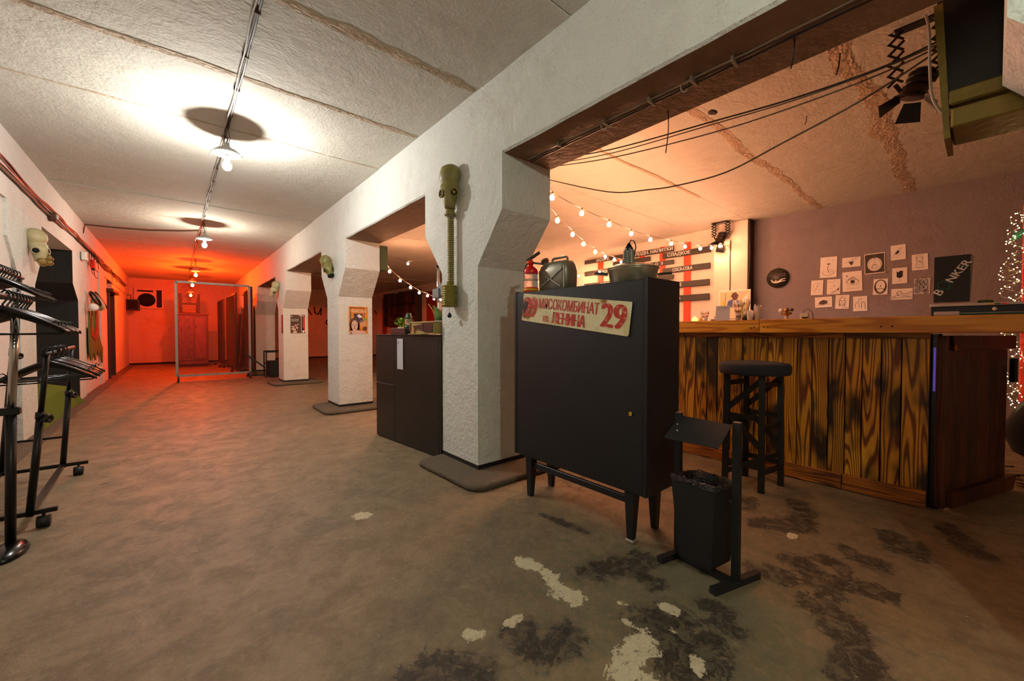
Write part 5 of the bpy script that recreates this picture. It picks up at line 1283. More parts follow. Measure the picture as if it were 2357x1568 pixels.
# brass gas valve
gv = thing('gas_regulator', 'brass gas regulator with white dial gauge on bar', 'valve', (3.6, .985, ZB))
vx, vy = 3.6, .985
sm(M()).lathe([(.013, 0), (.014, .004), (.013, .03), (.016, .034), (.001, .036)], (vx, vy, ZB), 12).build('stem', 'glaze_white', gv)
m = sm(M()); m.cyl((vx, vy, ZB + .03), (vx, vy, ZB + .095), .011, n=10); m.cyl((vx, vy - .032, ZB + .052), (vx, vy + .032, ZB + .052), .007, n=10); m.cyl((vx, vy - .03, ZB + .06), (vx, vy, ZB + .042), .008, n=8); m.lathe([(.014, .068), (.017, .076), (.013, .088), (.001, .096)], (vx, vy, ZB), 12); m.build('brass_body', 'brass', gv)
sm(M()).cyl((vx - .006, vy + .034, ZB + .076), (vx - .014, vy + .036, ZB + .076), .017, n=16).build('dial', 'white_print', gv)
sm(M()).lathe([(.012, 0), (.014, .01), (.01, .02), (.001, .022)], (vx, vy - .032, ZB + .07), 10).build('red_knob', 'rust_brown', gv)
bk = thing('circuit_breaker', 'white circuit breaker block with black lead on bar', 'breaker', (3.62, .875, ZB))
M().cbox((3.60, .85, ZB), (3.64, .90, ZB + .052), .003).build('body', 'white_plastic', bk); M().box((3.598, .852, ZB + .012), (3.60, .887, ZB + .024)).build('switch_row', 'ink', bk)
sm(M()).tube([(3.62, .885, ZB + .05), (3.62, .88, ZB + .072), (3.62, .855, ZB + .085), (3.62, .83, ZB + .06), (3.62, .82, ZB)], .0022, 5).build('lead', 'cable_black', bk)
# painting on the pilaster
m = M(); PX = XR - .2 - .002; S = Sheet(m, (PX, 2.78, 1.27), (0, -1, .0), (0, 0, 1), .46, .44)
m.use('paper'); m.prism([(0, 0), (1, 0), (1, 1), (0, 1)], S.o, S.ex, S.ey, .015); S.o = S.o + S.en * .015
S.rect(.03, .0, .97, .965, 'poster_cream'); S.poly([(.25, .4), (.3, .62), (.42, .68), (.66, .62), (.72, .4)], 'blue_print', .0012); S.poly([(.44, .42), (.46, .68), (.56, .68), (.62, .42)], 'skin_print', .0016)
S.disc(.52, .74, .09, .1, 'rust_brown', .002, 14); S.poly([(.38, .76), (.44, .9), (.55, .93), (.64, .8), (.6, .76)], 'hair_print', .0024); S.disc(.7, .9, .07, .07, 'paper_grey', .0012, 12)
S.poly([(.08, .42), (.1, .65), (.2, .6), (.2, .42)], 'straw_yellow', .0012); S.rect(.06, .38, .3, .42, 'cape_red', .0016); S.line([(.2, .45), (.22, .9)], .008, 'straw_green'); S.poly([(.75, .5), (.9, .55), (.95, .9), (.78, .7)], 'paper', .0012)
tag(m.build('painting'), 'unframed painting of a man in hat and blue jacket on pilaster', 'painting')

# round sign on wall
m = M(); XW = XR - .004
rs = thing('round_sign', 'round dark wooden sign with swimmer hung on grey wall', 'sign', (XW, 2.02, 1.71))
sm(M()).cyl((XW, 2.02, 1.865), (XW - .022, 2.02, 1.865), .145, n=36).build('disc', 'slat_paint', rs)
m = M(); text(m, 'HUNKER', (XW - .023, 2.125, 1.885), (0, -1, 0), (0, 0, 1), .215, .042, 'ink_mid', .001, 1)
m.build('lettering', None, rs)
m = M(); S = Sheet(m, (XW - .023, 2.12, 1.77), (0, -1, 0), (0, 0, 1), .21, .1); S.poly([(.06, .72), (.13, .76), (.2, .47), (.30, .42), (.36, .62), (.42, .60), (.40, .42), (.55, .52), (.72, .78), (.97, .84), (.96, .74), (.80, .68), (.64, .44), (.92, .54), (.98, .46), (.72, .34), (.45, .18), (.25, .2), (.12, .38)], 'chalk'); m.build('swimmer_print', None, rs)
sm(M()).tube([(XW - .01, 2.028, 2.0), (XW - .008, 2.022, 2.06), (XW - .01, 2.012, 2.0)], .003, 5).build('hanging_loop', 'felt_tan', rs)

# ------------------------------------------------------------------ DRAWINGS
def dr_bowl(S):
    S.arc(.5, .3, .36, .2, PI * 1.02, PI * 1.98, .007, 'ink', 14); S.arc(.5, .36, .30, .10, PI, 2 * PI, .004, 'ink_mid'); S.line([(.5, .3), (.46, .45), (.5, .6)], .008, 'ink'); S.disc(.5, .66, .11, .03, 'ink_mid'); S.arc(.62, .3, .12, .08, 0, 5, .004, 'ink'); S.line([(.72, .8), (.77, .84), (.82, .8)], .004, 'ink'); S.line([(.4, .86), (.58, .86)], .003, 'ink'); S.line([(.48, .94), (.52, .9)], .003, 'ink')
def dr_cone(S):
    S.poly([(.35, .55), (.65, .58), (.55, .2), (.47, .2)], 'ink_mid'); S.line([(.36, .5), (.6, .4), (.42, .35), (.56, .28)], .005, 'ink'); S.line([(.1, .42), (.4, .6), (.8, .85)], .005, 'ink_mid'); S.line([(.45, .75), (.85, .92)], .004, 'ink_mid')
def dr_bulb(S):
    S.rect(.03, .04, .97, .96, 'paper_dark'); S.disc(.5, .46, .36, .33, 'paper', .0012, 24); S.rect(.42, .76, .58, .92, 'ink_mid', .0016); S.arc(.5, .46, .3, .27, 0, 6.28, .006, 'ink_mid', 18); S.arc(.5, .36, .14, .10, .4, 5.4, .007, 'ink', 10); S.line([(.35, .3), (.5, .45), (.65, .3)], .006, 'ink'); S.line([(.5, .7), (.48, .55), (.55, .5)], .005, 'ink_mid')
def dr_bird(S):
    S.poly([(.25, .4), (.5, .65), (.58, .52), (.4, .4)], 'ink'); S.line([(.1, .12), (.25, .4), (.5, .7), (.62, .78), (.72, .74)], .004, 'ink'); S.line([(.62, .78), (.82, .76)], .004, 'ink'); S.line([(.3, .3), (.55, .45), (.62, .7)], .004, 'ink_mid'); S.line([(.5, .3), (.9, .42)], .003, 'ink_mid'); S.line([(.3, .18), (.5, .24)], .003, 'ink_mid')
def dr_bear(S):
    S.arc(.48, .65, .2, .15, 0, 6.28, .005, 'ink', 16); S.arc(.3, .78, .05, .05, 0, 6.28, .004, 'ink', 8); S.arc(.66, .78, .05, .05, 0, 6.28, .004, 'ink', 8); S.disc(.42, .66, .015, .015, 'ink', None, 6); S.disc(.54, .66, .015, .015, 'ink', None, 6); S.disc(.48, .6, .03, .02, 'ink', None, 8); S.arc(.48, .33, .24, .2, 0, 6.28, .005, 'ink', 16); S.line([(.36, .42), (.48, .26), (.62, .42), (.5, .5)], .004, 'ink_mid'); S.line([(.1, .16), (.9, .14)], .005, 'ink_mid'); S.line([(.2, .9), (.8, .93)], .004, 'ink_mid')
def dr_moth(S):
    S.arc(.5, .5, .35, .35, .5, 4, .004, 'ink_mid'); S.line([(.55, .75), (.5, .5), (.35, .3), (.3, .2)], .005, 'ink'); S.line([(.45, .55), (.7, .6)], .004, 'ink_mid'); S.line([(.5, .4), (.2, .55)], .003, 'ink_mid'); S.arc(.7, .3, .1, .08, 0, 5, .003, 'ink_mid')
def dr_branch(S):
    S.line([(.3, .08), (.7, .25), (.95, .45)], .008, 'ink'); S.line([(.4, .08), (.9, .22)], .006, 'ink'); S.line([(.5, .62), (.58, .55), (.52, .48)], .006, 'ink'); S.line([(.1, .9), (.4, .8), (.7, .95)], .004, 'ink_mid'); S.line([(.2, .4), (.4, .42)], .004, 'ink_mid'); S.disc(.85, .32, .06, .06, 'ink')
def dr_eye(S):
    S.arc(.52, .42, .34, .2, .2, PI - .2, .008, 'ink', 12); S.arc(.52, .54, .34, .2, PI + .2, 2 * PI - .2, .005, 'ink', 12); S.disc(.52, .48, .12, .1, 'ink_mid', None, 14); S.disc(.52, .49, .06, .05, 'ink', .0016, 10); S.line([(.3, .6), (.45, .72), (.5, .66), (.58, .74), (.7, .6)], .008, 'ink_mid')
    S.poly([(.17, .8), (.22, .84), (.3, .74), (.22, .77)], 'ink'); [S.line([(.1 + .07 * i, .62 + .04 * (i % 2)), (.13 + .07 * i, .64)], .004, 'ink') for i in range(4)]; [S.line([(.25 + .15 * i, .36), (.24 + .16 * i, .28)], .003, 'ink') for i in range(5)]; S.line([(.2, .16), (.9, .14)], .004, 'ink_mid')
def dr_buddha(S):
    S.disc(.5, .5, .44, .46, 'paper_dark', None, 20); S.disc(.5, .56, .32, .34, 'paper', .0012, 18); S.arc(.5, .3, .3, .12, 0, 6.28, .008, 'ink_mid'); S.disc(.5, .56, .05, .05, 'ink_mid', .0016, 8); S.line([(.35, .3), (.5, .42), (.65, .3)], .006, 'ink'); S.poly([(.2, .24), (.5, .12), (.8, .24), (.5, .3)], 'paper', .0016)
def dr_tulip(S):
    S.poly([(.3, .42), (.3, .8), (.42, .72), (.55, .82), (.72, .78), (.70, .42), (.5, .34)], 'ink'); S.line([(.4, .5), (.45, .7)], .004, 'ink_mid'); S.line([(.6, .45), (.58, .7)], .004, 'ink_mid'); S.rect(.47, .14, .53, .34, 'paper_grey')
def dr_roses(S):
    S.rect(.04, .04, .96, .96, 'paper_grey')
    for (a, b, r_) in ((.6, .78, .24), (.6, .42, .26), (.2, .6, .18), (.2, .2, .16), (.75, .14, .14), (.2, .88, .12)):
        S.arc(a, b, r_, r_, 0, 6.28, .008, 'ink', 12); S.arc(a, b, r_ * .6, r_ * .55, .5, 5.5, .007, 'ink', 9); S.disc(a, b, r_ * .25, r_ * .25, 'ink', .0014, 8)
def dr_ladybug(S):
    S.poly([(.2, .3), (.3, .6), (.5, .72), (.7, .62), (.76, .36), (.5, .25)], 'ink_mid'); S.line([(.48, .26), (.5, .72)], .005, 'ink'); S.line([(.05, .18), (.95, .26)], .006, 'ink'); S.line([(.7, .6), (.9, .7)], .005, 'ink'); S.line([(.1, .8), (.3, .9)], .004, 'ink_mid')
def dr_face(S):
    S.arc(.5, .5, .22, .3, 0, 6.28, .006, 'ink', 16); S.line([(.32, .6), (.44, .56)], .01, 'ink'); S.line([(.56, .56), (.68, .6)], .01, 'ink'); S.line([(.5, .58), (.47, .42), (.54, .42)], .005, 'ink_mid'); S.line([(.4, .32), (.5, .3), (.6, .32)], .008, 'ink')
    [S.line([(.5 + .24 * math.cos(a), .55 + .32 * math.sin(a)), (.5 + .34 * math.cos(a), .55 + .42 * math.sin(a))], .004, 'ink_mid') for a in [i * .45 - .3 for i in range(9)]]; S.line([(.55, .08), (.9, .1)], .008, 'ink'); S.line([(.3, .2), (.32, .4)], .012, 'ink_mid'); S.line([(.7, .2), (.68, .4)], .012, 'ink_mid')
def dr_hands(S):
    S.line([(.35, .7), (.5, .88), (.6, .86), (.55, .66)], .005, 'ink_mid'); S.line([(.15, .2), (.15, .5), (.3, .6), (.42, .5), (.42, .25)], .006, 'ink_mid'); S.line([(.6, .2), (.6, .55), (.75, .62), (.85, .4), (.85, .15)], .007, 'ink'); S.line([(.3, .62), (.5, .66), (.6, .6)], .004, 'ink')
def dr_wave(S):
    S.arc(.4, .55, .13, .2, .3, 4.6, .009, 'ink', 10); S.line([(.02, .35), (.2, .3), (.33, .4), (.5, .55), (.7, .5), (.98, .7)], .008, 'ink'); S.line([(.05, .2), (.3, .12), (.6, .3), (.95, .2)], .008, 'ink'); S.line([(.5, .1), (.7, .22), (.98, .1)], .006, 'ink_mid'); S.line([(.45, .4), (.7, .35), (.95, .45)], .006, 'ink_mid'); S.line([(.02, .1), (.2, .22)], .008, 'ink')
DR = [(1.510, 1.325, 1.812, 2.095, dr_bowl, 'boat shaped bowl and little tree'), (1.266, 1.075, 1.927, 2.055, dr_cone, 'pine cone on a branch'), (1.030, .833, 1.808, 2.070, dr_bulb, 'pale light bulb on dark ground'),
      (.781, .645, 1.956, 2.142, dr_bird, 'perched long tailed bird'), (.589, .452, 1.808, 2.0, dr_bear, 'small teddy bear sitting'), (1.611, 1.474, 1.578, 1.785, dr_moth, 'faint moth like figure'),
      (1.428, 1.283, 1.576, 1.78, dr_branch, 'bird flying over bare branches'), (1.254, 1.053, 1.597, 1.860, dr_eye, 'single large eye'), (.948, .809, 1.537, 1.738, dr_buddha, 'seated figure in dark oval'),
      (.765, .629, 1.659, 1.856, dr_tulip, 'one solid dark tulip'), (.569, .434, 1.52, 1.704, dr_roses, 'dense dark roses'), (1.558, 1.365, 1.397, 1.54, dr_ladybug, 'domed grey beetle'),
      (1.334, 1.188, 1.373, 1.56, dr_face, 'lion like face'), (1.141, .998, 1.33, 1.525, dr_hands, 'two drooping hooded shapes'), (.774, .581, 1.461, 1.596, dr_wave, 'curling sea waves')]
for i, (ya, yb, z0, z1, fn, what) in enumerate(DR):
    m = M(); tl_ = random.uniform(-.035, .035)
    exx = Vector((0, -math.cos(tl_), math.sin(tl_))); eyy = Vector((0, math.sin(tl_), math.cos(tl_)))
    S = Sheet(m, (XR - .003, ya, z0), exx, eyy, ya - yb, z1 - z0)
    m.use('paper'); m.prism([(0, 0), (1, 0), (1, 1), (0, 1)], S.o, S.ex, S.ey, .003); S.o = S.o + S.en * .003
    S.lw = .55; fn(S)
    tag(m.build('ink_drawing'), 'ink drawing of ' + what + ' pinned on the grey wall', 'drawing')

# ------------------------------------------------------------------ MENU BOARD
def menu(label, posts, slats):
    t_ = thing('menu_board', label, 'menu board', (XR, sum(p_[0] for p_ in posts) / len(posts), 1.1))
    for (ya, yb, za, zb_) in posts: M().cbox((XR - .03, ya, za), (XR - .002, yb, zb_), .003).build('upright_board', 'red_orange_paint', t_)
    for (ya, yb, za, zb_, tx_, ty0, ty1, hh) in slats:
        m = M(); m.cbox((XR - .055, ya, za), (XR - .03, yb, zb_), .003); s_ = m.build('slat', 'slat_paint', t_)
        if tx_:
            m = M(); text(m, tx_, (XR - .0555, ty0, za + (zb_ - za) * .5 * (1 - hh)), (0, -1, 0), (0, 0, 1), ty0 - ty1, (zb_ - za) * hh, 'chalk', .001, 1); m.build('lettering', None, s_)
menu('right menu board on orange uprights listing sweets and cola', [(3.35, 3.467, 1.15, 2.635)],
     [(2.99, 3.862, 2.40, 2.50, 'СЛАДКОЕ', 3.76, 3.34, .72), (3.0, 3.862, 2.13, 2.225, 'COCA-COLA', 3.66, 3.30, .62), (3.01, 3.87, 1.852, 1.952, 'SE', 3.56, 3.49, .62), (3.01, 3.87, 1.605, 1.71, 'O', 3.56, 3.515, .62)])
menu('middle menu board on orange uprights listing cold drinks', [(3.83, 3.93, 1.3, 2.63), (4.25, 4.35, 1.3, 2.60)],
     [(3.65, 4.5, 2.515, 2.61, 'ХОЛОДН. НАПИТКИ', 4.56, 3.66, .8), (3.65, 4.5, 2.285, 2.365, 'К  О  З', 4.1, 3.85, .6), (3.648, 4.5, 2.012, 2.1, '', 0, 0, 0), (4.115, 4.95, 2.40, 2.49, '', 0, 0, 0), (4.115, 4.95, 2.15, 2.24, '', 0, 0, 0), (3.65, 4.5, 1.76, 1.85, '', 0, 0, 0)])
menu('left menu board on orange uprights listing coffee', [(4.76, 4.86, 1.3, 2.62), (5.226, 5.35, 1.3, 2.58)],
     [(4.724, 5.692, 2.535, 2.618, 'КОФЕ', 5.36, 5.04, .75), (4.724, 5.692, 2.275, 2.37, 'ЭСПРЕССО', 5.24, 4.75, .6), (4.724, 5.70, 2.02, 2.112, 'АМЕРИКАНО', 5.28, 4.75, .6)])

# ------------------------------------------------------------------ BOX SIGN and device on the bar
bs = thing('box_sign', 'black box sign with slanted white lettering and green bulb', 'sign', (3.72, .13, 1.24))
bA, bB = Vector((3.70, .214, 1.241)), Vector((3.70, .062, 1.241)); hS = .285
m = M(); m.hexa([bA, bB, bB + Vector((.10, 0, 0)), bA + Vector((.10, 0, 0)), bA + Vector((0, 0, hS)), bB + Vector((0, 0, hS)), bB + Vector((.10, -.012, hS)), bA + Vector((.10, 0, hS))]); m.build('box', 'board_black', bs)
ang = math.radians(57); e1 = Vector((0, -math.cos(ang), math.sin(ang))); e2 = Vector((0, math.sin(ang), math.cos(ang)))
m = M(); o_ = Vector((3.6985, .184, 1.280))
text(m, 'B', o_, e1, e2, .030, .040, 'white_print', .0006, 1); m.build('letter', None, bs); m = M(); text(m, 'NKER', o_ + e1 * .092, e1, e2, .145, .038, 'white_print', .0006, 1); m.build('lettering', None, bs)
m = M(); S = Sheet(m, o_ + e1 * .036, e1, e2, .05, .05); S.arc(.5, .5, .5, .52, -.9, 4.0, .005, 'teal_print', 14); S.line([(.3, .0), (.32, -.14), (.7, -.14), (.72, 0)], .004, 'teal_print'); S.line([(.34, -.07), (.7, -.07)], .004, 'teal_print'); m.build('bulb_outline', None, bs)
dv = thing('game_console', 'wide dark device with pale top edge under box sign', 'device', (3.72, -.1, ZB))
M().cbox((3.62, -.50, ZB), (3.86, .222, ZB + .066), .004).build('body', 'navy_device', dv)
M().cbox((3.612, -.51, ZB + .066), (3.87, .225, ZB + .082), .003).build('top_edge', 'enamel_shade', dv)
M().box((3.617, -.50, ZB + .016), (3.62, .21, ZB + .020)).build('teal_stripe', 'teal_print', dv); M().box((3.617, -.50, ZB + .024), (3.62, .21, ZB + .026)).build('pale_stripe', 'white_print', dv)
M().cbox((3.614, .10, ZB + .012), (3.62, .205, ZB + .036), .002).build('clear_badge', 'paper_grey', dv)
for y, c in ((-.02, 'straw_yellow'), (-.045, 'teal_print'), (-.07, 'red_orange_paint')): M().box((3.6105, y - .01, ZB + .070), (3.613, y + .01, ZB + .078)).build('button', c, dv)
sm(M()).cyl((3.616, -.035, ZB + .045), (3.62, -.035, ZB + .045), .010, n=12).build('round_badge', 'straw_white', dv)
m = M(); m.lathe([(.02, 0), (.035, .008), (.03, .02), (.001, .024)], (3.75, .0, ZB + .082), 10); tag(m.build('small_plant', 'felt_green'), 'small dull green clump on the dark device right of box sign', 'plant')

# ------------------------------------------------------------------ FAIRY LIGHTS, red board, coats at the right edge
rbrd = M().cbox((4.62, -.62, .55), (4.68, -.165, 1.96), .004).build('red_board', 'board_red'); tag(rbrd, 'tall red board at the right picture edge behind fairy lights', 'board')
emit('fairy_led', (1.0, .80, .34), 13)
fy = thing('fairy_lights', 'tangled curtain of tiny warm fairy lights beside red board', 'string lights', (4.55, -.1, .47))
led0 = None; pts = []
for i in range(170):
    z = 1.90 - 1.42 * (i / 170) ** 1.05; wd_ = .035 + .04 * min(1, (1.95 - z) * 2) if z > .8 else .04
    pts.append(Vector((4.56 + random.uniform(-.03, .03), -.13 + random.uniform(-wd_, wd_) + (.0 if z > .9 else -.01), z)))
for p_ in pts:
    if led0 is None:
        m = M(); m.sphere((0, 0, 0), .0034, 6, 4); led0 = m.build('led', 'fairy_led', fy, False); led0.location = p_ - fy.location
    else:
        c = led0.copy(); COL.objects.link(c); c.parent = fy; c.location = p_ - fy.location
m = M()
for s_ in range(5):
    sub = pts[s_::5]; q = []
    for a, b in zip(sub[:-1], sub[1:]): q += [a, a.lerp(b, .5) + Vector((0, random.uniform(-.02, .02), random.uniform(-.01, .01)))]
    m.tube(q, .0011, 4)
m.build('wire', 'chrome', fy)
gb = M(); gb.prism([(0, 0), (.05, .02), (.06, .08), (.01, .05)], (4.58, -.11, 1.70), (0, -1, 0), (0, 0, 1), .01); tag(gb.build('green_ornament', 'teal_print'), 'small green fish bone ornament among the fairy lights', 'ornament')
ct = thing('hanging_coats', 'heap of black clothes at lower right edge beside bar door', 'clothes', (4.5, -.4, .35))
m = sm(M()); rings = []
for z, yy, rx, ry in ((.10, -.38, .05, .06), (.2, -.30, .12, .15), (.35, -.25, .16, .17), (.5, -.30, .15, .16), (.68, -.38, .12, .13), (.84, -.43, .05, .06)):
    rings.append([Vector((4.55 + rx * math.cos(a) * (1 + .2 * noise.noise(Vector((a * 2, z * 3, 0)))), yy + ry * math.sin(a) * (1 + .2 * noise.noise(Vector((a * 2, z * 3, 5)))), z)) for a in [2 * PI * k / 18 for k in range(18)]])
m.loft(rings); m.build('black_cloth', 'cloth_black', ct)
m = M(); m.bar((4.75, -.6, 0), (4.72, -.55, .6), .03, .03); m.bar((4.5, -.6, 0), (4.52, -.5, .45), .03, .03); m.build('support', 'black_metal', ct)
fc = thing('floor_cables', 'loops of brown cable lying on floor right of bar door', 'cable', (4.6, -.2, 0))
for k, (x, y, r_) in enumerate(((4.55, -.18, .07), (4.45, -.25, .06), (4.75, -.16, .08), (4.35, -.2, .05))):
    sm(M()).tube([(x + r_ * math.cos(a) * 1.4, y + r_ * math.sin(a), .01 + .02 * abs(math.sin(a * .5 + k))) for a in [i * .5 for i in range(12)]], .007, 5).build('cable_loop', 'cable_brown', fc)

# ------------------------------------------------------------------ STRING LIGHTS
emit('bulb_string', (1.0, 0.43, 0.22), P_STRING)
def string_lights(label, ends, bulbs, grp='festoon strings across the bar room'):
    t_ = thing('string_lights', label, 'string lights', tuple(ends[0]), 0, grp)
    hk = .045
    pts = [Vector(ends[0])]
    for b in bulbs: pts.append(Vector(b) + Vector((0, 0, hk)))
    if len(ends) > 1: pts.append(Vector(ends[1]))
    dense = []
    for a, b in zip(pts[:-1], pts[1:]): dense += [a, a.lerp(b, .5) - Vector((0, 0, .006))]
    dense.append(pts[-1])
    sm(M()).tube(dense, .0035, 5).build('cord', 'cable_brown', t_)
    first = None
    for b in bulbs:
        if first is None:
            m = sm(M()); m.sphere((0, 0, 0), .021, 10, 6, 1.1); first = m.build('bulb', 'bulb_string', t_, False); first.location = Vector(b) - t_.location
            m = sm(M()); m.cyl((0, 0, .018), (0, 0, .05), .010, n=8); sk = m.build('socket', 'rust_brown', first, False)
        else:
            c = first.copy(); COL.objects.link(c); c.parent = t_; c.location = Vector(b) - t_.location
            k = sk.copy(); COL.objects.link(k); k.parent = c
string_lights('festoon bulb string from nearest column to the hanging spotlight by pilaster', ((2.15, 2.4, 2.40), (6.75, 2.72, 2.50)),
    [[2.51, 2.431, 2.213], [2.947, 2.468, 2.17], [3.427, 2.509, 2.156], [3.886, 2.548, 2.143], [4.343, 2.586, 2.151], [4.926, 2.636, 2.196], [5.373, 2.674, 2.224], [5.929, 2.721, 2.28], [6.35, 2.74, 2.35], [6.64, 2.74, 2.42]])
string_lights('lower festoon bulb string dipping behind the pot towards the menu wall', ((2.15, 2.45, 2.36), (6.9, 4.40, 2.46)),
    [[2.845, 2.684, 2.129], [3.279, 2.871, 2.098], [3.653, 3.032, 2.076], [4.135, 3.239, 2.08], [4.629, 3.452, 2.109], [5.168, 3.683, 2.162], [5.65, 3.89, 2.21], [6.2, 4.12, 2.30]])
string_lights('festoon bulb string running from second column deep into the side room', ((2.15, 5.36, 2.15), (5.4, 8.2, 1.80)),
    [[2.402, 5.589, 1.932], [2.668, 5.82, 1.845], [2.967, 6.081, 1.782], [3.248, 6.325, 1.733], [3.546, 6.584, 1.717], [3.806, 6.81, 1.69], [4.092, 7.059, 1.703], [4.6, 7.5, 1.71]])
string_lights('short festoon bulb string near the menu wall left of coffee board', ((XR, 8.6, 2.55), (XR, 4.6, 2.45)),
    [[6.6, 7.2, 2.32], [6.6, 6.35, 2.26], [6.6, 5.605, 2.253], [6.6, 5.058, 2.273]])
string_lights('single festoon bulb string crossing high behind the enlarger', ((4.0, 8.9, ZC), (2.14, 3.05, 1.80)),
    [[3.5, 7.279, 2.387]])

# ------------------------------------------------------------------ WIRES
def wire(label, pts, r_, mat, nm='hanging_wire', grp=None):
    P_ = [Vector(p_) for p_ in pts]; dense = []
    for i in range(len(P_) - 1):
        p0 = P_[max(i - 1, 0)]; p1 = P_[i]; p2 = P_[i + 1]; p3 = P_[min(i + 2, len(P_) - 1)]
        for k in range(5):
            u = k / 5; dense.append(.5 * ((2 * p1) + (p2 - p0) * u + (2 * p0 - 5 * p1 + 4 * p2 - p3) * u * u + (3 * p1 - p0 - 3 * p2 + p3) * u ** 3))
    dense.append(P_[-1])
    return tag(sm(M()).tube(dense, r_, 6).build(nm, mat), label, 'wire', grp)
wire('topmost black cable from nearest column to the gilded box', [(2.20, 2.17, 2.36), (2.22, 1.6, 2.255), (2.24, .97, 2.19), (2.26, .6, 2.16), (2.29, .30, 2.165), (2.30, .13, 2.19)], .0040, 'cable_black')
wire('second grey cable just under the topmost black one', [(2.20, 2.17, 2.33), (2.22, 1.6, 2.23), (2.24, .97, 2.175), (2.26, .6, 2.15), (2.29, .30, 2.16), (2.30, .12, 2.18)], .0030, 'cable_brown')
wire('third cable slightly lower with a darker middle stretch', [(2.20, 2.17, 2.31), (2.22, 1.6, 2.20), (2.24, .97, 2.13), (2.26, .6, 2.12), (2.29, .30, 2.14), (2.30, .12, 2.17)], .0034, 'cable_brown')
wire('lowest long sagging cable from nearest column to gilded box', [(2.20, 2.17, 2.215), (2.25, 1.655, 1.997), (2.25, 1.35, 1.93), (2.25, 1.167, 1.905), (2.25, .9, 1.90), (2.25, .645, 1.961), (2.25, .35, 2.04), (2.27, .13, 2.14)], .0040, 'cable_brown')
wire('pale cable looping down the front of the gilded box', [(2.28, .17, 2.30), (2.22, .155, 2.20), (2.20, .15, 2.05), (2.20, .14, 1.93), (2.22, .105, 1.86), (2.25, .08, 1.855)], .0045, 'cable_white')
m = M()
for k in range(3):
    q = []
    for i in range(46):
        y = 2.05 - i * .055; q.append((1.88 + .012 * k + .006 * noise.noise(Vector((y * 5, k, 0))), y, 2.243 - .007 * k + .004 * noise.noise(Vector((y * 7, k, 3)))))
    m.use(('cable_white', 'cable_brown', 'cable_black')[k]).tube(q, .0045, 5)
bc = m.build('beam_cables'); tag(bc, 'pale and dark cables clipped under the concrete beam', 'cable')
for y in (1.75, 1.4, 1.12, .9, .72): M().box((1.86, y, 2.225), (1.93, y + .012, 2.252)).build('cable_clip', 'cable_white', bc)
for y in (1.42, .95): sm(M()).torus((1.89, y, 2.23), (.3, .8, .4), .022, .003, 14, 5).build('cable_loop', 'cable_white', bc)
for i, (x, y, z0, z1) in enumerate(((2.05, 1.12, 2.25, 2.02), (1.95, .52, 2.25, 2.13), (2.6, .35, ZC, 2.72), (2.9, 1.05, ZC, 2.70), (3.9, .95, ZC, 2.72), (2.2, .42, 2.25, 2.16))):
    o = wire(('bent rebar wire under beam above the lower cables', 'dark wire stub hanging from the beam near the top edge', 'thin nail wire near gilded box in ceiling', 'thin upright nail wire in ceiling over cables', 'short hooked nail in the bar room ceiling', 'second wire stub at beam edge')[i], [(x, y, z0 - .001), (x + .01, y + .005, (z0 + z1) / 2), (x - .005, y + .01, z1)], .003, 'cable_black', 'wire_stub')
wire('thin cable down the edge of the far pilaster', [(XR - .21, 2.345, ZC - .01), (XR - .20, 2.34, 2.2), (XR - .21, 2.345, 1.8), (XR - .20, 2.34, 1.2)], .006, 'cable_black')
wire('cable down the middle of the bright pilaster', [(XR - .21, 2.62, 2.5), (XR - .206, 2.625, 2.2), (XR - .21, 2.62, 1.9), (XR - .206, 2.625, 1.7)], .006, 'cable_brown')

# ------------------------------------------------------------------ GILDED BOX on column 0 (upper right)
gx = thing('hanging_box', 'black board with gilded wooden edges hung high at upper right', 'box', (2.25, -.2, 1.80))
th_ = math.radians(0)
m = M(); m.hexa([(2.19, -.75, 1.90), (2.25, -.75, 1.90), (2.25, .115, 1.90), (2.19, .115, 1.90), (2.19, -.75, 2.30), (2.25, -.75, 2.30), (2.25, .135, 2.30), (2.19, .135, 2.30)]); m.build('board', 'tv_black', gx)
m = M(); m.hexa([(2.17, .092, 1.76), (2.40, .092, 1.76), (2.40, .108, 1.76), (2.17, .108, 1.76), (2.17, .118, 2.26), (2.40, .118, 2.26), (2.40, .142, 2.26), (2.17, .142, 2.26)]); m.build('end_board', 'gilded_wood', gx)
M().cbox((2.165, -.75, 1.875), (2.21, .098, 1.93), .006).build('edge_moulding', 'gilded_wood', gx)
M().cbox((2.16, -.75, 1.79), (2.38, .092, 1.862), .006).build('bottom_board', 'gilded_wood', gx)
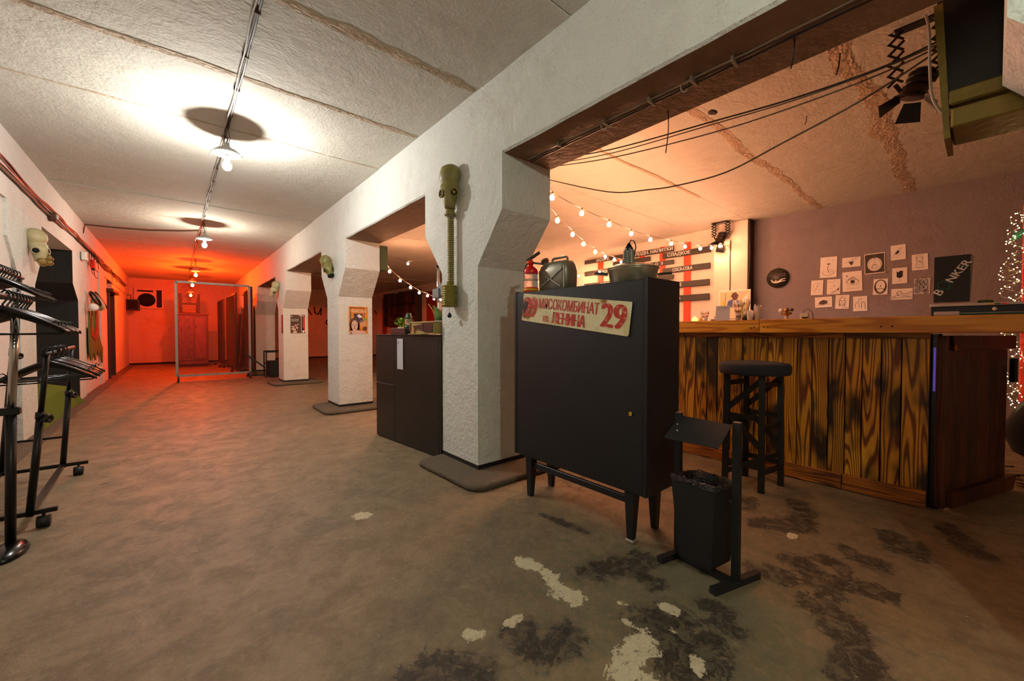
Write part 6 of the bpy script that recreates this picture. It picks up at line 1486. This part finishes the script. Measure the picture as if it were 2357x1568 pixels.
# theatre spotlights on scissor hangers
def spot(label, x, y, ztop, drop, s_, aim, spread):
    t_ = thing('spotlight', label, 'spotlight', (x, y, ztop - drop), 0)
    P_ = lambda a, b, c: Vector((x + a * s_, y + b * s_, ztop + c * s_))
    M().cbox(P_(-.05, -.13, -.012), P_(.05, .13, 0), .003).build('ceiling_plate', 'black_metal', t_)
    hgt = drop / s_ * .62; nseg = 5
    for sd_ in (-1, 1):
        m = M(); yy = sd_ * .12; w_ = .045
        for k in range(nseg):
            za, zb_ = -hgt * k / nseg, -hgt * (k + 1) / nseg
            m.bar(P_(.01, yy - w_, za), P_(.01, yy + w_, zb_), .010 * s_, .016 * s_); m.bar(P_(-.01, yy + w_, za), P_(-.01, yy - w_, zb_), .010 * s_, .016 * s_)
        m.build('scissor_arm', 'black_metal', t_)
    c = P_(0, 0, -hgt - .07); a = Vector(aim).normalized()
    m = sm(M()); m.lathe([(.02, -.15), (.06, -.14), (.075, -.11), (.075, .05), (.085, .06), (.085, .08), (.001, .07)], c, 16, a)
    can_ = m.build('lamp_can', 'lamp_can', t_)
    if s_ != 1:
        for v_ in can_.data.vertices: v_.co = (v_.co - (c - t_.location)) * s_ + (c - t_.location)
    m = M()
    for k in (-.10, -.05, 0): m.torus(c + a * k * s_, a, .078 * s_, .004, 16, 4)
    m.build('cooling_ring', 'black_metal', t_)
    for sd_ in (-1, 1): M().bar(P_(0, sd_ * .12, -hgt), c + Vector((0, sd_ * .085, 0)) * s_, .01, .02).build('yoke_arm', 'black_metal', t_)
    u = Vector((0, 0, 1)) if abs(a.z) < .9 else Vector((1, 0, 0)); X_ = a.cross(u).normalized(); Y_ = a.cross(X_).normalized(); b = c + a * .08 * s_
    for k in range(4):
        dd = (X_, -X_, Y_, -Y_)[k]; ss = (Y_, Y_, X_, X_)[k]; b0_ = b + dd * .07 * s_; e_ = b0_ + (a * .8 + dd * spread).normalized() * .14 * s_; n_ = (e_ - b0_).cross(ss).normalized() * .002
        m = M(); m.hexa([b0_ - ss * .05 * s_, b0_ + ss * .05 * s_, e_ + ss * .075 * s_, e_ - ss * .075 * s_, b0_ - ss * .05 * s_ + n_, b0_ + ss * .05 * s_ + n_, e_ + ss * .075 * s_ + n_, e_ - ss * .075 * s_ + n_]); m.build('barn_door', 'black_metal', t_)
    return t_
spot('large black theatre spotlight with barn doors next to gilded box', 3.22, .27, ZC, .49, .74, (-.25, .25, -.9), .75)
spot('small theatre spotlight with barn doors at the top of far pilaster', 6.62, 2.72, ZC, .34, .85, (-.3, .25, -.9), .7)

# ------------------------------------------------------------------ BOOKCASE in the far side room
bc_ = thing('bookcase', 'dark wooden bookcase on far side room wall between red boards', 'bookcase', (XR - .15, 14.75, 1.25))
for z in (1.28, 1.72, 2.14): M().cbox((XR - .28, 13.35, z), (XR, 16.15, z + .04), .004).build('shelf', 'brown_wood_dark', bc_)
for y in (13.33, 16.13): M().cbox((XR - .28, y, 1.28), (XR, y + .04, 2.62), .004).build('side_panel', 'brown_wood_dark', bc_)
M().box((XR - .02, 13.37, 1.28), (XR - .004, 16.13, 2.62)).build('back_panel', 'book_dark', bc_)
random.seed(11)
for row, z in enumerate((2.18, 1.76, 1.32)):
    y = 13.42; nb = 0
    while y < 15.85:
        w_ = random.uniform(.2, .3); h_ = random.uniform(.30, .40) if row else random.uniform(.34, .44)
        m = M(); m.use('book_brown' if random.random() < .5 else 'book_dark'); m.cbox((XR - .25, y, z), (XR - .05, y + w_, z + h_), .006)
        o = m.build('folder'); nb += 1; tag(o, ORD[nb - 1].replace('nearest', 'first') + ('dark folder from the right on top shelf of far bookcase', 'dark folder from the right on middle shelf of far bookcase', 'dark folder from the right on lowest shelf of far bookcase')[row], 'folder', ('folders on top shelf', 'folders on middle shelf', 'folders on lowest shelf')[row])
        y += w_ + random.uniform(.01, .05)
for i, (y0, y1) in enumerate(((12.2, 12.9), (16.5, 16.9))):
    tag(M().cbox((XR - .04, y0, .6), (XR - .002, y1, 2.5), .004).build('red_board', 'cape_red'), ('red board on wall right of far bookcase', 'red board on wall left of far bookcase')[i], 'board')
rc = thing('red_cupboard', 'low red cupboard in side room below the lamp string', 'cupboard', (XR - .3, 10.6, 0))
M().cbox((XR - .5, 10.0, 0), (XR - .01, 11.6, 1.25), .006).build('body', 'cape_red', rc)
M().cbox((XR - .52, 9.98, 1.25), (XR - .01, 11.62, 1.29), .004).build('counter_top', 'brown_wood_dark', rc)
for y in (10.05, 10.58, 11.11): M().cbox((XR - .515, y, .1), (XR - .5, y + .45, 1.15), .004).build('door', 'rust_door', rc)
